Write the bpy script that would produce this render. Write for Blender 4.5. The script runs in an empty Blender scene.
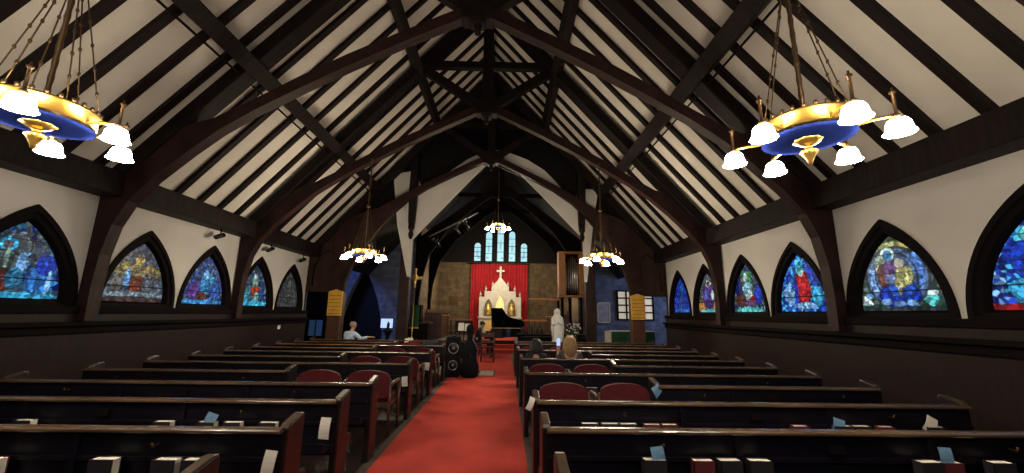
import bpy, bmesh, math, random
from mathutils import Vector, Matrix
from mathutils.geometry import tessellate_polygon
random.seed(7)
scene = bpy.context.scene
COL = scene.collection
PI = math.pi

# ------------------------------------------------------------------ materials
def nt(name):
    m = bpy.data.materials.new(name); m.use_nodes = True
    t = m.node_tree; b = t.nodes['Principled BSDF']
    return m, t, b

def mat(name, col, rough=.6, metal=0., var=.25, scale=6., stretch=(1, 1, 1), bump=0., spec=.5, coat=0., col2=None):
    m, t, b = nt(name)
    b.inputs['Roughness'].default_value = rough
    b.inputs['Metallic'].default_value = metal
    b.inputs['Specular IOR Level'].default_value = spec
    b.inputs['Coat Weight'].default_value = coat
    tc = t.nodes.new('ShaderNodeTexCoord'); mp = t.nodes.new('ShaderNodeMapping')
    mp.inputs['Scale'].default_value = stretch
    n = t.nodes.new('ShaderNodeTexNoise'); n.inputs['Scale'].default_value = scale; n.inputs['Detail'].default_value = 4
    r = t.nodes.new('ShaderNodeValToRGB')
    a = col2 or [c * (1 + var) for c in col]
    r.color_ramp.elements[0].position = .3; r.color_ramp.elements[1].position = .7
    r.color_ramp.elements[0].color = [c * (1 - var) for c in col] + [1] if not col2 else list(col) + [1]
    r.color_ramp.elements[1].color = list(a) + [1]
    L = t.links.new
    L(tc.outputs['Object'], mp.inputs['Vector']); L(mp.outputs['Vector'], n.inputs['Vector'])
    L(n.outputs['Fac'], r.inputs['Fac']); L(r.outputs['Color'], b.inputs['Base Color'])
    if bump:
        bp = t.nodes.new('ShaderNodeBump'); bp.inputs['Strength'].default_value = bump; bp.inputs['Distance'].default_value = .02
        L(n.outputs['Fac'], bp.inputs['Height']); L(bp.outputs['Normal'], b.inputs['Normal'])
    return m

def boards(name, col, axis, width=.12, rough=.6, dark=.35, spec=.2):
    """boarded panelling: dark joints every `width` metres along an axis, with grain noise"""
    m, t, b = nt(name); L = t.links.new
    b.inputs['Roughness'].default_value = rough; b.inputs['Specular IOR Level'].default_value = spec
    tc = t.nodes.new('ShaderNodeTexCoord'); sp = t.nodes.new('ShaderNodeSeparateXYZ'); L(tc.outputs['Object'], sp.inputs[0])
    d = t.nodes.new('ShaderNodeMath'); d.operation = 'DIVIDE'; d.inputs[1].default_value = width; L(sp.outputs[axis], d.inputs[0])
    fr = t.nodes.new('ShaderNodeMath'); fr.operation = 'FRACT'; L(d.outputs[0], fr.inputs[0])
    lt = t.nodes.new('ShaderNodeMath'); lt.operation = 'LESS_THAN'; lt.inputs[1].default_value = .1; L(fr.outputs[0], lt.inputs[0])
    n = t.nodes.new('ShaderNodeTexNoise'); n.inputs['Scale'].default_value = 4; L(tc.outputs['Object'], n.inputs['Vector'])
    r = t.nodes.new('ShaderNodeValToRGB'); L(n.outputs['Fac'], r.inputs['Fac'])
    r.color_ramp.elements[0].color = [c * .7 for c in col] + [1]; r.color_ramp.elements[1].color = [c * 1.3 for c in col] + [1]
    mx = t.nodes.new('ShaderNodeMix'); mx.data_type = 'RGBA'
    L(lt.outputs[0], mx.inputs['Factor']); L(r.outputs['Color'], mx.inputs[6]); mx.inputs[7].default_value = [c * dark for c in col] + [1]
    L(mx.outputs[2], b.inputs['Base Color'])
    return m

def stone(name, col, mortar, bw=.5, bh=.25):
    m, t, b = nt(name); L = t.links.new
    b.inputs['Roughness'].default_value = .9
    tc = t.nodes.new('ShaderNodeTexCoord'); mp = t.nodes.new('ShaderNodeMapping'); mp.inputs['Rotation'].default_value = (PI / 2, 0, 0)
    br = t.nodes.new('ShaderNodeTexBrick'); br.inputs['Scale'].default_value = 1; br.inputs['Brick Width'].default_value = bw
    br.inputs['Row Height'].default_value = bh; br.inputs['Mortar Size'].default_value = .015
    br.inputs['Color1'].default_value = list(col) + [1]; br.inputs['Color2'].default_value = [c * .62 for c in col] + [1]; br.inputs['Mortar'].default_value = list(mortar) + [1]
    n = t.nodes.new('ShaderNodeTexNoise'); n.inputs['Scale'].default_value = 3.5; n.inputs['Detail'].default_value = 5
    mx = t.nodes.new('ShaderNodeMix'); mx.data_type = 'RGBA'; mx.blend_type = 'MULTIPLY'; mx.inputs['Factor'].default_value = .8
    rp = t.nodes.new('ShaderNodeValToRGB'); rp.color_ramp.elements[0].position = .3; rp.color_ramp.elements[0].color = (.35, .35, .35, 1); rp.color_ramp.elements[1].position = .65
    L(tc.outputs['Object'], mp.inputs[0]); L(mp.outputs[0], br.inputs['Vector']); L(tc.outputs['Object'], n.inputs['Vector'])
    L(n.outputs['Fac'], rp.inputs[0]); L(br.outputs['Color'], mx.inputs[6]); L(rp.outputs['Color'], mx.inputs[7]); L(mx.outputs[2], b.inputs['Base Color'])
    return m

def emit(name, col, s):
    m, t, b = nt(name)
    b.inputs['Base Color'].default_value = list(col) + [1]
    b.inputs['Emission Color'].default_value = list(col) + [1]; b.inputs['Emission Strength'].default_value = s
    return m

def glassmat(name, strength):
    m, t, b = nt(name); L = t.links.new
    a = t.nodes.new('ShaderNodeAttribute'); a.attribute_name = 'Col'
    b.inputs['Base Color'].default_value = (.01, .01, .012, 1); b.inputs['Roughness'].default_value = .25
    L(a.outputs['Color'], b.inputs['Emission Color']); b.inputs['Specular IOR Level'].default_value = .05; b.inputs['Emission Strength'].default_value = strength
    return m

M = {}
M['plaster'] = mat('plaster', (.66, .63, .59), .9, var=.06, scale=1.5)
M['roofplaster'] = mat('roof_plaster', (.72, .675, .60), .9, var=.09, scale=1.2)
M['beam'] = mat('beam_oak', (.011, .0060, .0056), .6, var=.5, scale=5, stretch=(.6, 5, .6), spec=.15)
M['beamred'] = mat('brace_oak', (.024, .0095, .0078), .55, var=.5, scale=4, stretch=(.7, 4, .7), spec=.2)
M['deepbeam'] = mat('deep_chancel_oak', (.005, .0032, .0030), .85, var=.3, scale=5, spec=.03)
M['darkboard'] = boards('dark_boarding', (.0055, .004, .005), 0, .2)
M['wainscot'] = boards('wainscot_boarding', (.016, .0085, .0078), 1, .11, .5, .55)
M['brownpanel'] = boards('brown_panelling', (.036, .018, .012), 0, .3, .6, .5)
M['trimwood'] = mat('trim_wood', (.006, .0035, .0034), .8, var=.3, scale=5, spec=.08)
M['framewood'] = mat('window_frame_wood', (.005, .0028, .0030), .75, var=.3, scale=6, spec=.1)
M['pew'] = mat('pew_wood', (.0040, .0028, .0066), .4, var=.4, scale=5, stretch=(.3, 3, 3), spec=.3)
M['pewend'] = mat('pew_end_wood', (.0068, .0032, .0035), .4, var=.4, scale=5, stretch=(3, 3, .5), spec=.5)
M['rail'] = mat('pew_rail_glint_wood', (.085, .050, .028), .22, var=.45, scale=3, stretch=(.6, 4, 4), spec=.7, coat=.4)  # chandelier glint on the rails put into this lighter wood colour
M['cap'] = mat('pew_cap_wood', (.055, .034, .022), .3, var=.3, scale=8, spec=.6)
M['floor'] = mat('floor_boards', (.018, .011, .009), .5, var=.3, scale=4, stretch=(4, .4, 1))
M['carpet'] = mat('red_carpet', (.52, .062, .048), .95, var=.18, scale=1.8, spec=.1)
M['carpetedge'] = mat('aisle_stone_edge', (.07, .05, .04), .8)
M['redcloth'] = mat('red_upholstery', (.075, .008, .013), .8, var=.15, scale=12, spec=.2)
M['chairwood'] = mat('chair_wood', (.075, .030, .017), .4, var=.3, scale=8)
M['curtain'] = mat('red_curtain', (.45, .014, .026), .85, var=.15, scale=3)
M['brass'] = mat('brass', (.46, .29, .065), .36, 1., var=.12, scale=8)
M['gold'] = mat('gold', (.85, .60, .20), .35, 1., var=.2, scale=14)
M['bronze'] = mat('bronze', (.10, .062, .03), .45, .9, var=.2)
M['enamel'] = mat('blue_enamel', (.0065, .012, .070), .9, var=.2, scale=10, spec=0.)
M['shade'] = emit('lit_glass_shade', (1., .86, .66), 135.)
M['shadefar'] = emit('lit_glass_shade_far', (1., .85, .62), 175.)
M['black'] = mat('black_lacquer', (.006, .006, .007), .25, var=.2, spec=.5)
M['blackmatt'] = mat('black_canvas', (.0045, .0045, .008), .9, var=.3, scale=10, spec=.15)
M['greymetal'] = mat('grey_metal', (.22, .22, .24), .4, .8, var=.1)
M['paper'] = mat('paper', (.62, .60, .55), .8, var=.06)
M['paperblue'] = mat('blue_leaflet', (.12, .24, .38), .7, var=.2, scale=30)
M['pages'] = mat('book_pages', (.70, .66, .58), .8, var=.05)
M['coverred'] = mat('book_cover_red', (.10, .012, .016), .6)
M['coverblack'] = mat('book_cover_black', (.012, .010, .013), .6)
M['stone'] = stone('tan_stone', (.21, .15, .088), (.155, .11, .068))
M['bluelit_stone'] = stone('transept_stone', (.16, .19, .30), (.11, .13, .20), .35, .18)  # blue of the transept daylight partly tinted into the stone colour
M['marble'] = mat('white_marble', (.66, .64, .60), .5, var=.1, scale=5)
M['statue'] = mat('white_statue', (.66, .66, .64), .55, var=.08, scale=9)
M['green'] = mat('green_cloth', (.012, .075, .030), .85, var=.2)
M['cream'] = mat('cream_cloth', (.60, .56, .48), .85, var=.08)
M['board'] = mat('gold_board', (.66, .36, .045), .45, var=.15, scale=6)
M['boardline'] = mat('board_slot', (.20, .10, .02), .6)
M['orangewood'] = mat('organ_wood', (.36, .15, .045), .45, var=.25, scale=6, stretch=(3, 3, .5))
M['pipe'] = mat('organ_pipe_metal', (.50, .50, .48), .3, .9, var=.1)
M['skin'] = mat('skin', (.50, .28, .20), .6, var=.06)
M['shirt'] = mat('light_blue_shirt', (.50, .63, .82), .8, var=.06)
M['darkcloth'] = mat('dark_clothing', (.012, .013, .02), .85, var=.2)
M['greycloth'] = mat('grey_clothing', (.10, .095, .09), .85, var=.2)
M['blond'] = mat('blond_hair', (.36, .22, .10), .6, var=.4, scale=20, stretch=(4, 4, .5))
M['darkhair'] = mat('dark_hair', (.010, .008, .008), .6, var=.3, scale=20)
M['eye'] = mat('eye', (.02, .015, .012), .3)
M['lips'] = mat('lips', (.36, .13, .11), .6)
M['flower'] = mat('flower_petals', (.70, .62, .66), .8, var=.2, scale=20)
M['leaf'] = mat('leaf', (.03, .09, .03), .7)
M['screen'] = emit('lit_screen', (.45, .60, 1.), 1.0)
M['phone'] = emit('phone_screen', (.42, .55, 1.), .9)
M['panelit'] = emit('lit_window_pane', (.90, .78, .56), .30)
M['bluepane'] = emit('dim_blue_pane', (.05, .13, .30), .16)
M['nicheglow'] = emit('warm_niche', (1., .70, .28), .55)  # brightness of the centre niche put in as a glow, no flame there
M['white'] = mat('white_plastic', (.75, .75, .72), .5)
M['glass'] = glassmat('stained_glass', 1.0)
M['glasschancel'] = emit('pale_blue_glass', (.30, .58, .72), .95)

# ------------------------------------------------------------------ mesh builder
class MB:
    def __init__(s): s.v = []; s.f = []; s.sm = []
    def add(s, vs, fs, smooth=False):
        o = len(s.v); s.v += [tuple(v) for v in vs]
        for f in fs: s.f.append([i + o for i in f]); s.sm.append(smooth)
        return s
    def box(s, x0, x1, y0, y1, z0, z1, mx=None):
        vs = [(x, y, z) for z in (z0, z1) for y in (y0, y1) for x in (x0, x1)]
        if mx: vs = [mx @ Vector(v) for v in vs]
        return s.add(vs, [(0, 2, 3, 1), (4, 5, 7, 6), (0, 1, 5, 4), (2, 6, 7, 3), (0, 4, 6, 2), (1, 3, 7, 5)])
    def prism(s, poly, ax, a, b):
        """polygon extruded along ax. ax='x': poly is (y,z); 'y': (x,z); 'z': (x,y)"""
        def P(p, t): return {'x': (t, p[0], p[1]), 'y': (p[0], t, p[1]), 'z': (p[0], p[1], t)}[ax]
        n = len(poly); vs = [P(p, a) for p in poly] + [P(p, b) for p in poly]
        tri = tessellate_polygon([[Vector((p[0], p[1], 0)) for p in poly]])
        fs = [tuple(t) for t in tri] + [tuple(i + n for i in reversed(t)) for t in tri]
        fs += [(i, (i + 1) % n, n + (i + 1) % n, n + i) for i in range(n)]
        return s.add(vs, fs)
    def tube(s, pts, r, n=8, smooth=True):
        pts = [Vector(p) for p in pts]; rs = r if isinstance(r, (list, tuple)) else [r] * len(pts)
        vs = []
        for i, p in enumerate(pts):
            d = (pts[min(i + 1, len(pts) - 1)] - pts[max(i - 1, 0)]).normalized()
            u = d.cross(Vector((0, 0, 1)))
            if u.length < 1e-3: u = d.cross(Vector((1, 0, 0)))
            u.normalize(); w = d.cross(u)
            for k in range(n):
                a = 2 * PI * k / n; vs.append(p + (u * math.cos(a) + w * math.sin(a)) * rs[i])
        fs = []
        for i in range(len(pts) - 1):
            for k in range(n):
                fs.append((i * n + k, i * n + (k + 1) % n, (i + 1) * n + (k + 1) % n, (i + 1) * n + k))
        fs += [tuple(reversed(range(n))), tuple(range((len(pts) - 1) * n, len(pts) * n))]
        return s.add(vs, fs, smooth)
    def lathe(s, prof, c=(0, 0, 0), n=20, smooth=True, scal=None):
        """profile (r,z) turned about z; scal: radial modulation f(angle)"""
        vs = []
        for (r, z) in prof:
            for k in range(n):
                a = 2 * PI * k / n; q = r * (scal(a) if scal else 1)
                vs.append((c[0] + q * math.cos(a), c[1] + q * math.sin(a), c[2] + z))
        fs = [(i * n + k, i * n + (k + 1) % n, (i + 1) * n + (k + 1) % n, (i + 1) * n + k) for i in range(len(prof) - 1) for k in range(n)]
        if prof[0][0] > 1e-4: fs.append(tuple(reversed(range(n))))
        if prof[-1][0] > 1e-4: fs.append(tuple(range((len(prof) - 1) * n, len(prof) * n)))
        return s.add(vs, fs, smooth)
    def ball(s, c, rx, ry=None, rz=None, n=10, m=7):
        ry = ry or rx; rz = rz or rx
        prof = [(math.sin(PI * i / m), -math.cos(PI * i / m)) for i in range(m + 1)]
        vs = []
        for (r, z) in prof:
            for k in range(n):
                a = 2 * PI * k / n; vs.append((c[0] + rx * r * math.cos(a), c[1] + ry * r * math.sin(a), c[2] + rz * z))
        fs = [(i * n + k, i * n + (k + 1) % n, (i + 1) * n + (k + 1) % n, (i + 1) * n + k) for i in range(m) for k in range(n)]
        return s.add(vs, fs, True)
    def build(s, name, m, parent=None, bevel=0, recalc=True):
        me = bpy.data.meshes.new(name); bm = bmesh.new()
        vv = [bm.verts.new(v) for v in s.v]
        for f, sm in zip(s.f, s.sm):
            try:
                q = bm.faces.new([vv[i] for i in f]); q.smooth = sm
            except ValueError: pass
        bmesh.ops.remove_doubles(bm, verts=bm.verts, dist=1e-5)
        if recalc: bmesh.ops.recalc_face_normals(bm, faces=bm.faces)
        bm.to_mesh(me); bm.free()
        me.materials.append(m)
        o = bpy.data.objects.new(name, me); COL.objects.link(o)
        if parent: o.parent = parent
        if bevel:
            b = o.modifiers.new('bevel', 'BEVEL'); b.width = bevel; b.segments = 2; b.limit_method = 'ANGLE'
        return o

def tag(o, label, cat, group=None, kind=None):
    o['label'] = label; o['category'] = cat
    if group: o['group'] = group
    if kind: o['kind'] = kind
    return o
def thing(name, loc, label, cat, group=None, rz=0, kind=None):
    o = bpy.data.objects.new(name, None); COL.objects.link(o); o.location = loc; o.rotation_euler = (0, 0, rz); o.empty_display_size = .1
    return tag(o, label, cat, group, kind)
def struct(o, label, cat):
    return tag(o, label, cat, None, 'structure')
def dup(root, loc, label, group=None, rz=None):
    r = root.copy(); COL.objects.link(r); r.location = loc
    if rz is not None: r.rotation_euler = (0, 0, rz)
    r['label'] = label
    if group: r['group'] = group
    for ch in root.children:
        c = ch.copy(); COL.objects.link(c); c.parent = r
        for g in ch.children:
            d = g.copy(); COL.objects.link(d); d.parent = c
    return r
ORD = ['first', 'second', 'third', 'fourth', 'fifth', 'sixth', 'seventh', 'eighth', 'ninth', 'tenth', 'eleventh', 'twelfth', 'thirteenth']

# ------------------------------------------------------------------ key dimensions
W = 5.47                      # half width of the nave
T = 1.14                      # roof slope
def zb(x): return 9.64 - T * abs(x)     # underside of the rafters
TR = [2.36, 5.71, 8.82, 11.97, 15.0]      # trusses
WY = [3.44, 4.92, 6.55, 8.02, 9.60, 11.10]   # window centres
Y0, YE, YA = -3.0, 12.0, 24.0
CX = .17                      # centre line of the chancel

# ------------------------------------------------------------------ shell
struct(MB().box(-10, 10, Y0, YA + .3, -.1, 0).build('floor', M['floor']), 'dark brown wooden floor of the church', 'floor')
o = MB().box(-.80, .79, Y0, 15.88, 0, .012).build('aisle_carpet', M['carpet']); tag(o, 'long red carpet runner down the centre aisle', 'carpet')
struct(MB().box(-.90, -.80, Y0, 15.9, 0, .010).box(.79, .90, Y0, 15.9, 0, .010).build('trim_1', M['carpetedge']), 'pale border strips along both edges of the aisle carpet', 'floor border')

def arch(h, z0, z1, n=14):
    """pointed arch outline (half width h, springing z0, apex z1) as (dy,z), counter-clockwise from the right base"""
    H = z1 - z0; c = (H * H - h * h) / (2 * h); R = c + h
    a1 = math.atan2(H, c); right = [(R * math.cos(a1 * i / n) - c, z0 + R * math.sin(a1 * i / n)) for i in range(n + 1)]
    right[-1] = (0, z1)
    return right + [(-y, z) for (y, z) in reversed(right[:-1])]

def wall_with_holes(x, ys, name, label):
    outer = [Vector((Y0, 1.5, 0)), Vector((YE, 1.5, 0)), Vector((YE, 3.6, 0)), Vector((Y0, 3.6, 0))]
    loops = [outer] + [[Vector((yc + dy, z, 0)) for dy, z in reversed(arch(.68, 1.57, 2.80))] for yc in ys]
    flat = [p for l in loops for p in l]
    tri = tessellate_polygon(loops)
    mb = MB().add([(x, p.x, p.y) for p in flat], tri)
    ob = mb.build(name, M['plaster'], recalc=False)
    return struct(ob, label, 'wall')
wl = wall_with_holes(-W, WY[1:], 'wall_left', 'cream plaster left wall above the panelling')
wr = wall_with_holes(W, WY, 'wall_right', 'cream plaster right wall above the panelling')
for s, nm in ((-1, 'left'), (1, 'right')):
    x = s * W; b = (lambda p, q: (min(p, q), max(p, q)))
    w = MB(); a = b(x - s * .07, x + s * .15); w.box(a[0], a[1], Y0, YE, 0, 1.5)
    for k in range(8):      # battens over the boards
        pass
    struct(w.build('wall_%s_panelling' % nm, M['wainscot']), 'dark boarded wooden panelling below the %s windows' % nm, 'panelling')
    a = b(x - s * .16, x - s * .07)
    struct(MB().box(a[0], a[1], Y0, YE, 1.30, 1.36).box(min(x - s * .11, x - s * .07), max(x - s * .11, x - s * .07), Y0, YE, 1.20, 1.30).build('trim_%d' % (2 if s < 0 else 3), M['trimwood'], bevel=.01),
           'dark wooden ledge moulding along the %s wall panelling' % nm, 'moulding')
    a = b(x - s * .10, x + s * .02)
    struct(MB().box(a[0], a[1], Y0, YE, 1.47, 1.565).build('trim_%d' % (4 if s < 0 else 5), M['trimwood'], bevel=.01),
           'dark wooden sill rail under the %s windows' % nm, 'sill')
    a = b(x - s * .34, x + s * .1)
    struct(MB().box(a[0], a[1], Y0, 12.0, 3.16, 3.52).build('trim_%d' % (6 if s < 0 else 7), M['beam'], bevel=.015),
           'heavy dark wall plate beam along the top of the %s wall' % nm, 'beam')
    # roof plane
    pts = [(0, zb(0) + .12), (s * 5.75, zb(5.75) + .12), (s * 5.75, zb(5.75) + .2), (0, zb(0) + .2)]
    struct(MB().prism(pts, 'y', Y0, 15.0).build('ceiling_%s_slope' % nm, M['roofplaster']), 'cream plaster underside of the %s roof slope' % nm, 'ceiling')
    pts = [(0, zb(0) + .1), (s * 5.75, zb(5.75) + .1), (s * 5.75, zb(5.75) + .2), (0, zb(0) + .2)]
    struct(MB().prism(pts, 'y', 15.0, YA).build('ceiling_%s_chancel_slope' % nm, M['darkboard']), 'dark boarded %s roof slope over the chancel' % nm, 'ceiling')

struct(MB().box(-.07, .07, Y0, 15, zb(0) - .28, zb(0) + .05).build('trim_8', M['beam']), 'dark ridge beam at the peak of the nave roof', 'beam')

# ------------------------------------------------------------------ stained glass
def mixc(a, b, t): return tuple(a[i] * (1 - t) + b[i] * t for i in range(3))
# each design: background palette, then ellipses (u, v, ru, rv, colour); u in -1..1 across, v in 0..1 up
B_ = (.01, .05, .55); DB = (.004, .012, .16); CY = (.05, .42, .75); LB = (.20, .45, .85); WH = (.62, .80, .80)
RD = (.40, .015, .02); BR = (.10, .03, .02); GN = (.05, .25, .10); DG = (.012, .05, .04); YE_ = (.70, .58, .14); PU = (.12, .05, .30); GR = (.10, .13, .15); AQ = (.10, .55, .55); OR = (.50, .22, .05)
DES = {
 'R1': ([B_, B_, CY, DB, LB], [(-.1, .75, .3, .12, AQ), (.0, .45, .35, .10, WH), (.1, .28, .3, .10, AQ), (.35, .62, .2, .10, WH), (-.4, .5, .2, .2, B_), (-.5, .2, .2, .12, CY), (0, .02, 1.1, .06, RD)]),
 'R2': ([DG, (.02, .06, .05), GR, (.05, .09, .04)], [(0, .95, .6, .16, (.06, .07, .05)), (.0, .80, .46, .13, (.42, .46, .20)), (.30, .80, .22, .09, (.62, .50, .12)), (.0, .44, .80, .42, (.10, .13, .16)), (0, .44, .74, .385, (.22, .42, .85)), (.52, .52, .16, .24, (.12, .30, .85)), (-.52, .42, .16, .26, (.20, .40, .90)), (.0, .44, .54, .34, (.10, .20, .42)),
        (-.28, .62, .24, .16, (.28, .38, .30)), (-.30, .47, .16, .17, (.16, .05, .04)), (-.02, .56, .30, .12, (.14, .06, .22)), (.02, .20, .52, .16, (.01, .05, .55)), (.1, .28, .36, .12, (.02, .10, .60)), (-.05, .42, .26, .07, (.22, .30, .60)), (-.12, .76, .19, .10, (.55, .70, .62)), (-.12, .74, .12, .075, (.05, .25, .50)), (.22, .46, .22, .14, (.55, .55, .22)), (.10, .36, .16, .07, (.50, .50, .20)), (.06, .28, .05, .08, (.55, .52, .40)), (.14, .625, .13, .07, (.70, .66, .55)),
        (-.84, .12, .12, .05, WH), (-.74, .2, .1, .04, LB), (.72, .13, .16, .055, AQ), (.78, .22, .12, .04, WH), (0, .09, .16, .04, (.18, .34, .66)), (.3, .10, .16, .04, LB), (-.32, .12, .15, .045, (.20, .38, .75)), (.0, .02, 1.1, .025, (.03, .05, .06))]),
 'R3': ([DB, B_, B_, (.02, .10, .5), CY], [(.05, .40, .32, .34, RD), (0, .40, .22, .26, (.55, .02, .03)), (.02, .72, .18, .08, AQ), (.05, .66, .10, .05, WH), (-.55, .3, .22, .18, LB), (.62, .25, .22, .18, CY), (-.2, .35, .06, .2, B_), (.1, .1, .5, .06, LB), (0, .85, .2, .1, CY)]),
 'R4': ([DG, GR, (.04, .12, .10), DB], [(0, .72, .30, .16, GN), (-.1, .74, .13, .10, WH), (0, .46, .26, .20, (.25, .55, .70)), (.1, .32, .16, .14, WH), (-.5, .25, .35, .14, BR), (.35, .24, .30, .10, RD), (.62, .35, .25, .20, B_), (-.6, .5, .2, .15, DB), (.1, .18, .4, .05, (.15, .06, .25)), (0, .04, .9, .055, AQ)]),
 'R5': ([GR, (.06, .07, .10), (.10, .09, .12), DG], [(0, .40, .5, .32, PU), (0, .72, .22, .10, (.38, .38, .34)), (0, .72, .12, .06, (.08, .05, .06)), (.35, .42, .14, .12, WH), (-.2, .45, .25, .12, (.08, .10, .35)), (-.7, .15, .3, .14, OR), (.7, .15, .3, .14, OR), (0, .2, .4, .10, (.06, .03, .15)), (0, .03, .9, .045, AQ)]),
 'R6': ([DB, (.01, .03, .30), (.01, .05, .38), B_], [(0, .40, .3, .3, (.02, .06, .25)), (.1, .7, .2, .1, (.03, .15, .45)), (0, .05, 1, .06, (.02, .12, .55))]),
 'L2': ([DB, (.03, .06, .10), (.05, .05, .09), GR, (.02, .12, .20)], [(-.1, .68, .34, .16, GR), (-.25, .68, .20, .10, CY), (-.25, .67, .10, .055, (.12, .10, .12)), (-.25, .45, .36, .16, (.06, .09, .09)), (-.22, .50, .05, .14, (.30, .48, .40)), (.08, .45, .10, .16, LB), (-.3, .22, .34, .16, BR), (-.3, .18, .2, .12, (.16, .03, .02)), (.0, .25, .18, .14, (.03, .22, .42)), (.55, .25, .30, .22, (.03, .20, .62)), (.60, .45, .22, .14, B_), (.72, .2, .06, .2, LB), (-.85, .15, .2, .12, (.03, .16, .22)), (0, .03, 1.1, .05, (.05, .42, .70))]),
 'L3': ([GR, (.07, .09, .14), (.09, .10, .11), (.05, .06, .10)], [(0, .52, 1.0, .10, (.22, .18, .09)), (-.05, .70, .14, .08, (.55, .40, .12)), (-.45, .58, .18, .06, (.42, .32, .10)), (.35, .58, .2, .05, (.34, .25, .10)), (.0, .28, .25, .16, (.20, .05, .03)), (-.35, .40, .10, .16, LB), (.35, .30, .2, .18, (.09, .11, .13)), (-.65, .28, .2, .14, (.13, .13, .12)), (0, .12, 1.1, .055, (.20, .28, .34)), (0, .03, 1.1, .06, (.07, .04, .04))]),
 'L4': ([(.03, .05, .20), (.05, .05, .18), GR, (.02, .10, .35)], [(0, .45, .24, .30, (.04, .28, .62)), (0, .60, .14, .12, LB), (-.5, .25, .3, .18, PU), (.5, .3, .3, .2, (.03, .12, .45)), (-.1, .16, .3, .08, BR), (.3, .5, .1, .1, CY), (0, .04, 1.1, .05, (.05, .32, .75))]),
 'L5': ([GR, (.05, .10, .10), DB, (.03, .07, .09)], [(0, .60, .22, .16, (.18, .34, .26)), (0, .72, .12, .07, WH), (.05, .36, .36, .12, (.38, .04, .02)), (-.45, .35, .2, .12, (.04, .22, .30)), (.2, .22, .18, .12, (.20, .48, .40)), (.55, .3, .2, .14, (.02, .08, .35)), (-.6, .18, .25, .10, (.05, .40, .62)), (0, .05, 1.1, .07, (.06, .50, .80))]),
 'L6': ([(.03, .035, .035), (.045, .05, .045), (.02, .025, .03), (.05, .055, .06)], [(0, .45, .3, .3, (.05, .055, .05)), (0, .68, .14, .07, (.09, .09, .08))]),
}
def pane_mesh(key, h, z0, z1, scale=1.0, flip=1):
    pal, ell = DES[key]; rnd = random.Random(key)
    H = z1 - z0; c = (H * H - h * h) / (2 * h); R = c + h
    seeds = [(rnd.uniform(-h, h), rnd.uniform(0, H), rnd.random()) for _ in range(520)]
    cell = .07; gridd = {}
    for sd in seeds: gridd.setdefault((int(sd[0] // cell), int(sd[1] // cell)), []).append(sd)
    def colour(y, z):
        i, j = int(y // cell), int(z // cell); best = []
        for a in range(i - 2, i + 3):
            for b in range(j - 2, j + 3):
                for sd in gridd.get((a, b), ()): best.append((math.hypot(y - sd[0], z - sd[1]), sd))
        best.sort(key=lambda q: q[0])
        if len(best) < 2: return (.01, .01, .015)
        d1, s1 = best[0]; d2 = best[1][0]
        wz = max(.06, math.sqrt(max(R * R - s1[1] ** 2, 0)) - c)
        u, v = s1[0] / h, s1[1] / H
        k = pal[int(s1[2] * 997) % len(pal)]
        for (eu, ev, ru, rv, ec) in ell:
            if ((u - eu) / ru) ** 2 + ((v - ev) / rv) ** 2 < 1: k = ec
        # exact figure shapes take over from the cell colour where a figure has a crisp edge
        uu, vv = y / h, z / H
        for (eu, ev, ru, rv, ec) in ell:
            q = ((uu - eu) / ru) ** 2 + ((vv - ev) / rv) ** 2
            if q < .82: k = ec
            elif q < 1.0: k = tuple(c_ * .35 for c_ in ec)
        br = (.32 + 1.25 * ((s1[2] * 31.7) % 1) ** 1.4) * (1.55 if (s1[2] * 57.3) % 1 > .86 else 1.)
        if d2 - d1 < .005: br *= .42
        for bar in (.255, .50, .76):
            if abs(z / H - bar) < .0085: br *= .10
        return tuple(min(1., q * br * scale) for q in k)
    nz, ny = 104, 96; vs, fs, cols = [], [], []
    for j in range(nz + 1):
        z = H * j / nz; w = max(.004, math.sqrt(max(R * R - z * z, 0)) - c)
        for i in range(ny + 1):
            y = w * (2 * i / ny - 1); vs.append((0, y, z0 + z)); cols.append(colour(y * flip, z))
    for j in range(nz):
        for i in range(ny):
            a = j * (ny + 1) + i; fs.append((a, a + 1, a + ny + 2, a + ny + 1))
    me = bpy.data.meshes.new('pane'); me.from_pydata(vs, [], fs)
    at = me.color_attributes.new('Col', 'FLOAT_COLOR', 'POINT')
    at.data.foreach_set('color', [q for cc in cols for q in (*cc, 1.)])
    me.materials.append(M['glass'])
    return me
WLAB = {'R1': 'nearest right window, bright blue glass with red foot, cut by the picture edge', 'R2': 'right pointed window with blue oval holding a seated mother and child',
        'R3': 'right pointed window of deep blue glass around a tall red figure', 'R4': 'right pointed window with white figure above red and a turquoise strip',
        'R5': 'right pointed window with violet figure between orange corners', 'R6': 'farthest right pointed window of plain deep blue glass',
        'L2': 'nearest left pointed window with cyan haloed figure and blue drapery', 'L3': 'second left pointed window in muted grey with golden band',
        'L4': 'third left pointed window with pale blue standing figure', 'L5': 'fourth left pointed window with red robe above bright cyan strip',
        'L6': 'farthest left pointed window of dull grey green glass'}
wn = 0
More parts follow.
